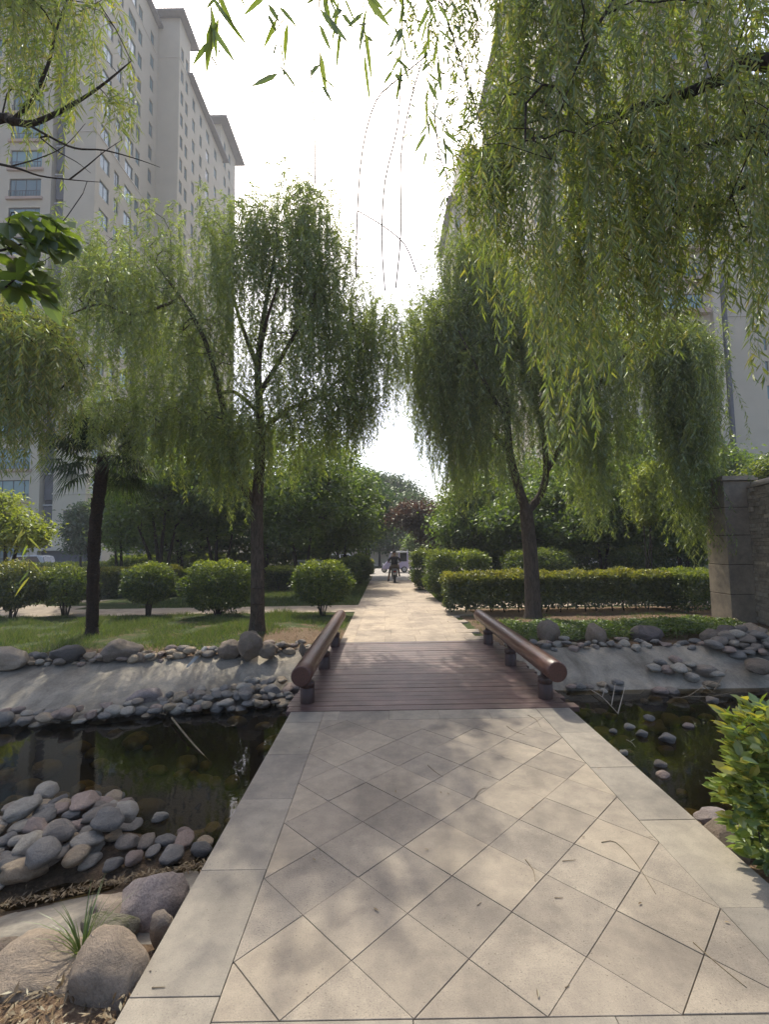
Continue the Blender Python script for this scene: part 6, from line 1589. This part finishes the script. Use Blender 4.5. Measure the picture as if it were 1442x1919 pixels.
    bm = bmesh.new(); bmesh.ops.create_icosphere(bm, subdivisions=3, radius=1)
    for v in list(bm.verts):
        n_ = noise.noise(v.co * 3) * 0.04; v.co = Vector((v.co.x * (0.102 + n_ * .1), v.co.y * (0.098 + n_ * .1), v.co.z * (0.088 + n_ * .1)))
    bmesh.ops.delete(bm, geom=[v for v in bm.verts if v.co.z < -0.012 and v.co.x > -0.035], context='VERTS')
    hm = bpy.data.meshes.new('hair'); bm.to_mesh(hm); bm.free(); hm.materials.append(m_plain('grey_black_hair', (0.05, 0.047, 0.045), 0.8, 0.2))
    hm.polygons.foreach_set('use_smooth', [True] * len(hm.polygons))
    link('hair', hm, pr, (-0.172, 0, 1.535))
rider()

def car(loc, rz, paint, label, van=False):
    t = empty('parked_car', loc, rz, label, 'car'); w = 0.85
    mb = MB(); side_profile(mb, [(-2.1, 0.35), (-2.15, 0.75), (-2.0, 0.95), (1.1, 0.92), (2.0, 0.74), (2.1, 0.5), (2.05, 0.35)], -w, w); link('body', bevel_mesh(mb.mesh('body', M[paint]), 0.07, 3), t)
    zt = 1.75 if van else 1.46
    prof = [(-2.0, 0.95), (-1.75, zt - 0.08), (-1.5, zt), (0.0 if not van else 0.5, zt), (0.4 if not van else 0.9, zt - 0.12), (1.15, 0.93)]
    mb = MB(); n = len(prof)
    for y, ins in ((-w + 0.04, 0), (w - 0.04, 0)): pass
    side_profile(mb, prof, -w + 0.06, w - 0.06); link('cabin', bevel_mesh(mb.mesh('cabin', M[paint]), 0.06, 3), t)
    for sg in (-1, 1):
        y = sg * (w - 0.055)
        for q in ([(-1.75, 1.0), (-1.6, zt - 0.12), (-0.72, zt - 0.1), (-0.72, 1.0)], [(-0.62, 1.0), (-0.62, zt - 0.1), (0.0 if not van else 0.45, zt - 0.1), (0.85, 1.0)]):
            mb = MB(); side_profile(mb, q, y - 0.012, y + 0.012); mb.build('side_window', M['carglass'], t)
        for x in (-1.35, 1.3): wheel(t, (x, sg * (w - 0.1), 0.31), 0.31, 0.2)
        mb = MB(); mb.box((2.02, sg * 0.62 - 0.14, 0.58), (2.1, sg * 0.62 + 0.14, 0.68)); mb.build('headlight', M['lamp_clear'], t)
        mb = MB(); mb.box((-2.16, sg * 0.66 - 0.12, 0.7), (-2.08, sg * 0.66 + 0.12, 0.88)); mb.build('tail_light', M['lamp_red'], t)
    mb = MB(); a, b_ = (0.45 if not van else 0.93, zt - 0.14), (1.12, 0.98); mb.add([(a[0]+.02, -w*.82, a[1]), (a[0]+.02, w*.82, a[1]), (b_[0]+.04, w*.88, b_[1]), (b_[0]+.04, -w*.88, b_[1])], [(0, 1, 2, 3)]); mb.build('windscreen', M['carglass'], t)
    mb = MB(); mb.add([(-1.79, -w*.8, zt - .14), (-1.79, w*.8, zt - .14), (-2.0, w*.85, 1.0), (-2.0, -w*.85, 1.0)], [(0, 1, 2, 3)]); mb.build('rear_window', M['carglass'], t)
p = ypt(652, 1045, 40); car((p.x, 40, float(gslope(40)) + 0.01), 0.1, 'whitep', 'white car parked by the road behind the clipped shrubs')
p = ypt(70, 1052, 42); car((p.x, 42, hz(p.x, 42)), 0.05, 'silver', 'silver van parked before the tower garage', True)
# far boundary wall
def far_wall():
    root = empty('boundary_wall', (-3.5, 50.0, float(gslope(50)))); tag(root, 'low grey boundary wall with dark coping beyond the road', 'wall')
    mb = MB(); mb.box((-4.0, 0, -0.1), (7.6, 0.4, 1.55)); mb.build('wall', M['stucco_pale'], root)
    mb = MB(); mb.box((-4.1, -0.08, 1.553), (7.7, 0.48, 1.72)); mb.build('coping', M['roof'], root)
    for x in (-3.9, -1.6, 0.8, 3.1, 5.4): mb = MB(); mb.box((x, -0.06, -0.1), (x + 0.35, -0.003, 1.55)); mb.build('pilaster', M['stucco'], root)
far_wall()
r = empty('gate_house', (4.6, 49.0, float(gslope(49)))); tag(r, 'small grey gatehouse block at the end of the road', 'building')
mb = MB(); mb.box((-1.5, 0, -0.1), (0.9, 2.4, 2.4)); mb.build('wall', m_plain('gatehouse_grey', (0.30, 0.28, 0.25), 0.85, 0.2, var=0.1, scale=2), r)
mb = MB(); mb.box((-1.65, -0.15, 2.403), (1.05, 2.55, 2.53)); mb.build('roof', M['roof'], r)
mb = MB(); mb.box((-1.0, -0.03, 1.0), (-0.1, -0.004, 1.9)); mb.build('window', M['carglass'], r)
c = empty('parked_cart', (3.05 * 37 / 40, 37.0, float(gslope(37)) + 0.01)); 
p = ypt(773, 1062, 37); c.location.x = p.x; tag(c, 'pale boxy cart with an upright pole parked behind the tricycle', 'cart')
mb = MB(); side_profile(mb, [(-0.45, 0.3), (-0.45, 0.85), (0.4, 0.85), (0.45, 0.3)], -0.4, 0.4); link('body', bevel_mesh(mb.mesh('body', m_plain('cream_paint', (0.5, 0.46, 0.36), 0.5)), 0.03, 2), c)
for sg in (-1, 1): wheel(c, (0.0, sg * 0.42, 0.2), 0.2, 0.1)
mb = MB(); mb.tube([(-0.35, 0, 0.84), (-0.35, 0, 1.7)], 0.05, 10); mb.build('pole', M['metal_w'], c)
p = ypt(575, 1070, 21.5); u = empty('utility_cabinet', (p.x, 21.5, hz(p.x, 21.5)), 0.2, 'grey metal utility cabinet under the slanting tree', 'cabinet')
mg_ = m_plain('cabinet_grey', (0.22, 0.225, 0.225), 0.5, 0.4, var=0.12, scale=4)
mb = MB(); mb.box((-0.55, -0.3, -0.05), (0.55, 0.3, 1.18)); link('body', bevel_mesh(mb.mesh('body', mg_), 0.015), u)
mb = MB(); mb.box((-0.6, -0.36, 1.183), (0.6, 0.36, 1.24)); mb.build('top', M['silver'], u)
for sg in (-1, 1): mb = MB(); mb.box((sg*0.27 - 0.24, -0.318, 0.1), (sg*0.27 + 0.24, -0.303, 1.1)); dd = mb.build('door', mg_, u); mb = MB(); mb.box((sg*0.06 - 0.015, -0.345, 0.55), (sg*0.06 + 0.015, -0.319, 0.7)); mb.build('handle', M['blackp'], dd)

# ------------------------------------------------------------------ sticks and fallen leaves
M['deadwood'] = m_plain('dead_wood', (0.20, 0.155, 0.10), 0.9, 0.2, var=0.3, scale=15)
M['deadpale'] = m_plain('pale_dead_wood', (0.36, 0.31, 0.24), 0.9, 0.2, var=0.2, scale=15)
def stick(paths, r_, mat, label, cat='branch', group=None, name='dead_branch'):
    mb = MB()
    for pts in paths: mb.tube(smooth_path([tuple(p) for p in pts], 3), [r_ * (1 - 0.5 * i / (3 * (len(pts) - 1))) for i in range(3 * (len(pts) - 1) + 1)], 6)
    tag(mb.build(name, M[mat], None, True), label, cat, group)
def W(px, py, up=0.0): p = gpt(px, py, ZW); return Vector((p.x, p.y, ZW + up))
a, b_ = ypt(322, 1348, 5.75), W(392, 1422, -0.02)
stick([[gpt(322, 1345, -0.40), gpt(352, 1382, -0.40), b_]], 0.012, 'deadwood', 'brown stick slanting from the cobbles into the dark water')
stick([[W(1105, 1295, 0.03), W(1130, 1312, 0.04), W(1160, 1338, 0.0)], [W(1130, 1312, 0.04), W(1137, 1300, 0.14)], [W(1147, 1326, 0.03), W(1155, 1303, 0.16)], [W(1159, 1336, 0.0), W(1173, 1310, 0.16)]], 0.007, 'deadpale', 'pale forked twig standing out of the water beside the bridge')
stick([[W(1262, 1310, 0.02), W(1290, 1312, 0.05), W(1320, 1298, 0.09), W(1350, 1290, 0.12)], [W(1290, 1312, 0.05), W(1335, 1312, 0.05), W(1372, 1306, 0.06)], [W(1320, 1298, 0.09), W(1340, 1306, 0.05)], [W(1340, 1300, 0.05), W(1365, 1280, 0.2)]], 0.008, 'deadwood', 'tangle of dead branches lying in the shallows below the cobble band')
stick([[W(1175, 1388, 0.01), W(1185, 1395, 0.02), W(1192, 1402, 0.01)], [W(1182, 1392, 0.015), W(1190, 1388, 0.02)]], 0.004, 'deadpale', 'curled pale twig floating beside the plaza edge')
twigs = [[(1128, 1578), (1155, 1578), (1195, 1620), (1230, 1675)], [(1055, 1613), (1080, 1611)], [(890, 1496), (900, 1480), (912, 1476)], [(985, 1610), (1000, 1630), (1004, 1652)], [(1040, 1682), (1056, 1682)], [(802, 1433), (815, 1445), (830, 1455)], [(990, 1340), (1005, 1348), (1014, 1362)],
         [(950, 1360), (965, 1370), (985, 1377)], [(1060, 1850), (1068, 1846)], [(1300, 1765), (1345, 1805), (1400, 1850)], [(285, 1850), (310, 1849)], [(895, 1696), (902, 1690)]]
for t in twigs: stick([[gpt(a, b_, 0.0035) for a, b_ in t]], 0.0024, 'deadwood', 'thin dry twig lying on the diamond paving', 'twig', 'twigs fallen on the paving', 'fallen_twig')
def flat_leaf(px, py, L, W_, rz, rn):
    c = gpt(px, py, 0.006); d = np.array([[math.cos(rz), math.sin(rz), 0.08]])
    Q = leaf_pairs(np.zeros((1, 3)), d, L, W_, np.array([[0.1, 0.1, 1.0]]), 0.0, 0.12)
    o = link('fallen_leaf', quads_mesh('fallen_leaf', Q, M['litter'], np.array([rn, rn])), None, tuple(c)); tag(o, 'small dry leaf fallen on the diamond paving', 'leaf', 'leaves fallen on the paving')
for (px, py) in ((921, 1445), (1203, 1690), (1358, 1726), (804, 1592), (1090, 1567), (742, 1485), (828, 1487), (843, 1489), (1000, 1512), (592, 1612), (1215, 1568), (1010, 1870), (700, 1700), (560, 1400), (1120, 1440)):
    flat_leaf(px, py, 0.022 + 0.018 * rng.random(), 0.010, rng.random() * 6.3, rng.random())
c = gpt(265, 1722, 0.0)

# ------------------------------------------------------------------ hazy summer air
def haze():
    mb = MB(); mb.box((-140, -12, -1.9), (140, 140, 100)); m, nt, out = new_mat('hazy_air')
    pv = nt.nodes.new('ShaderNodeVolumePrincipled'); pv.inputs['Color'].default_value = (0.95, 0.97, 1.0, 1); pv.inputs['Density'].default_value = 0.0016; pv.inputs['Anisotropy'].default_value = 0.1
    nt.links.new(pv.outputs[0], out.inputs['Volume'])
    tag(mb.build('haze', m), 'pale summer haze in the air', None, None, 'stuff')
haze()
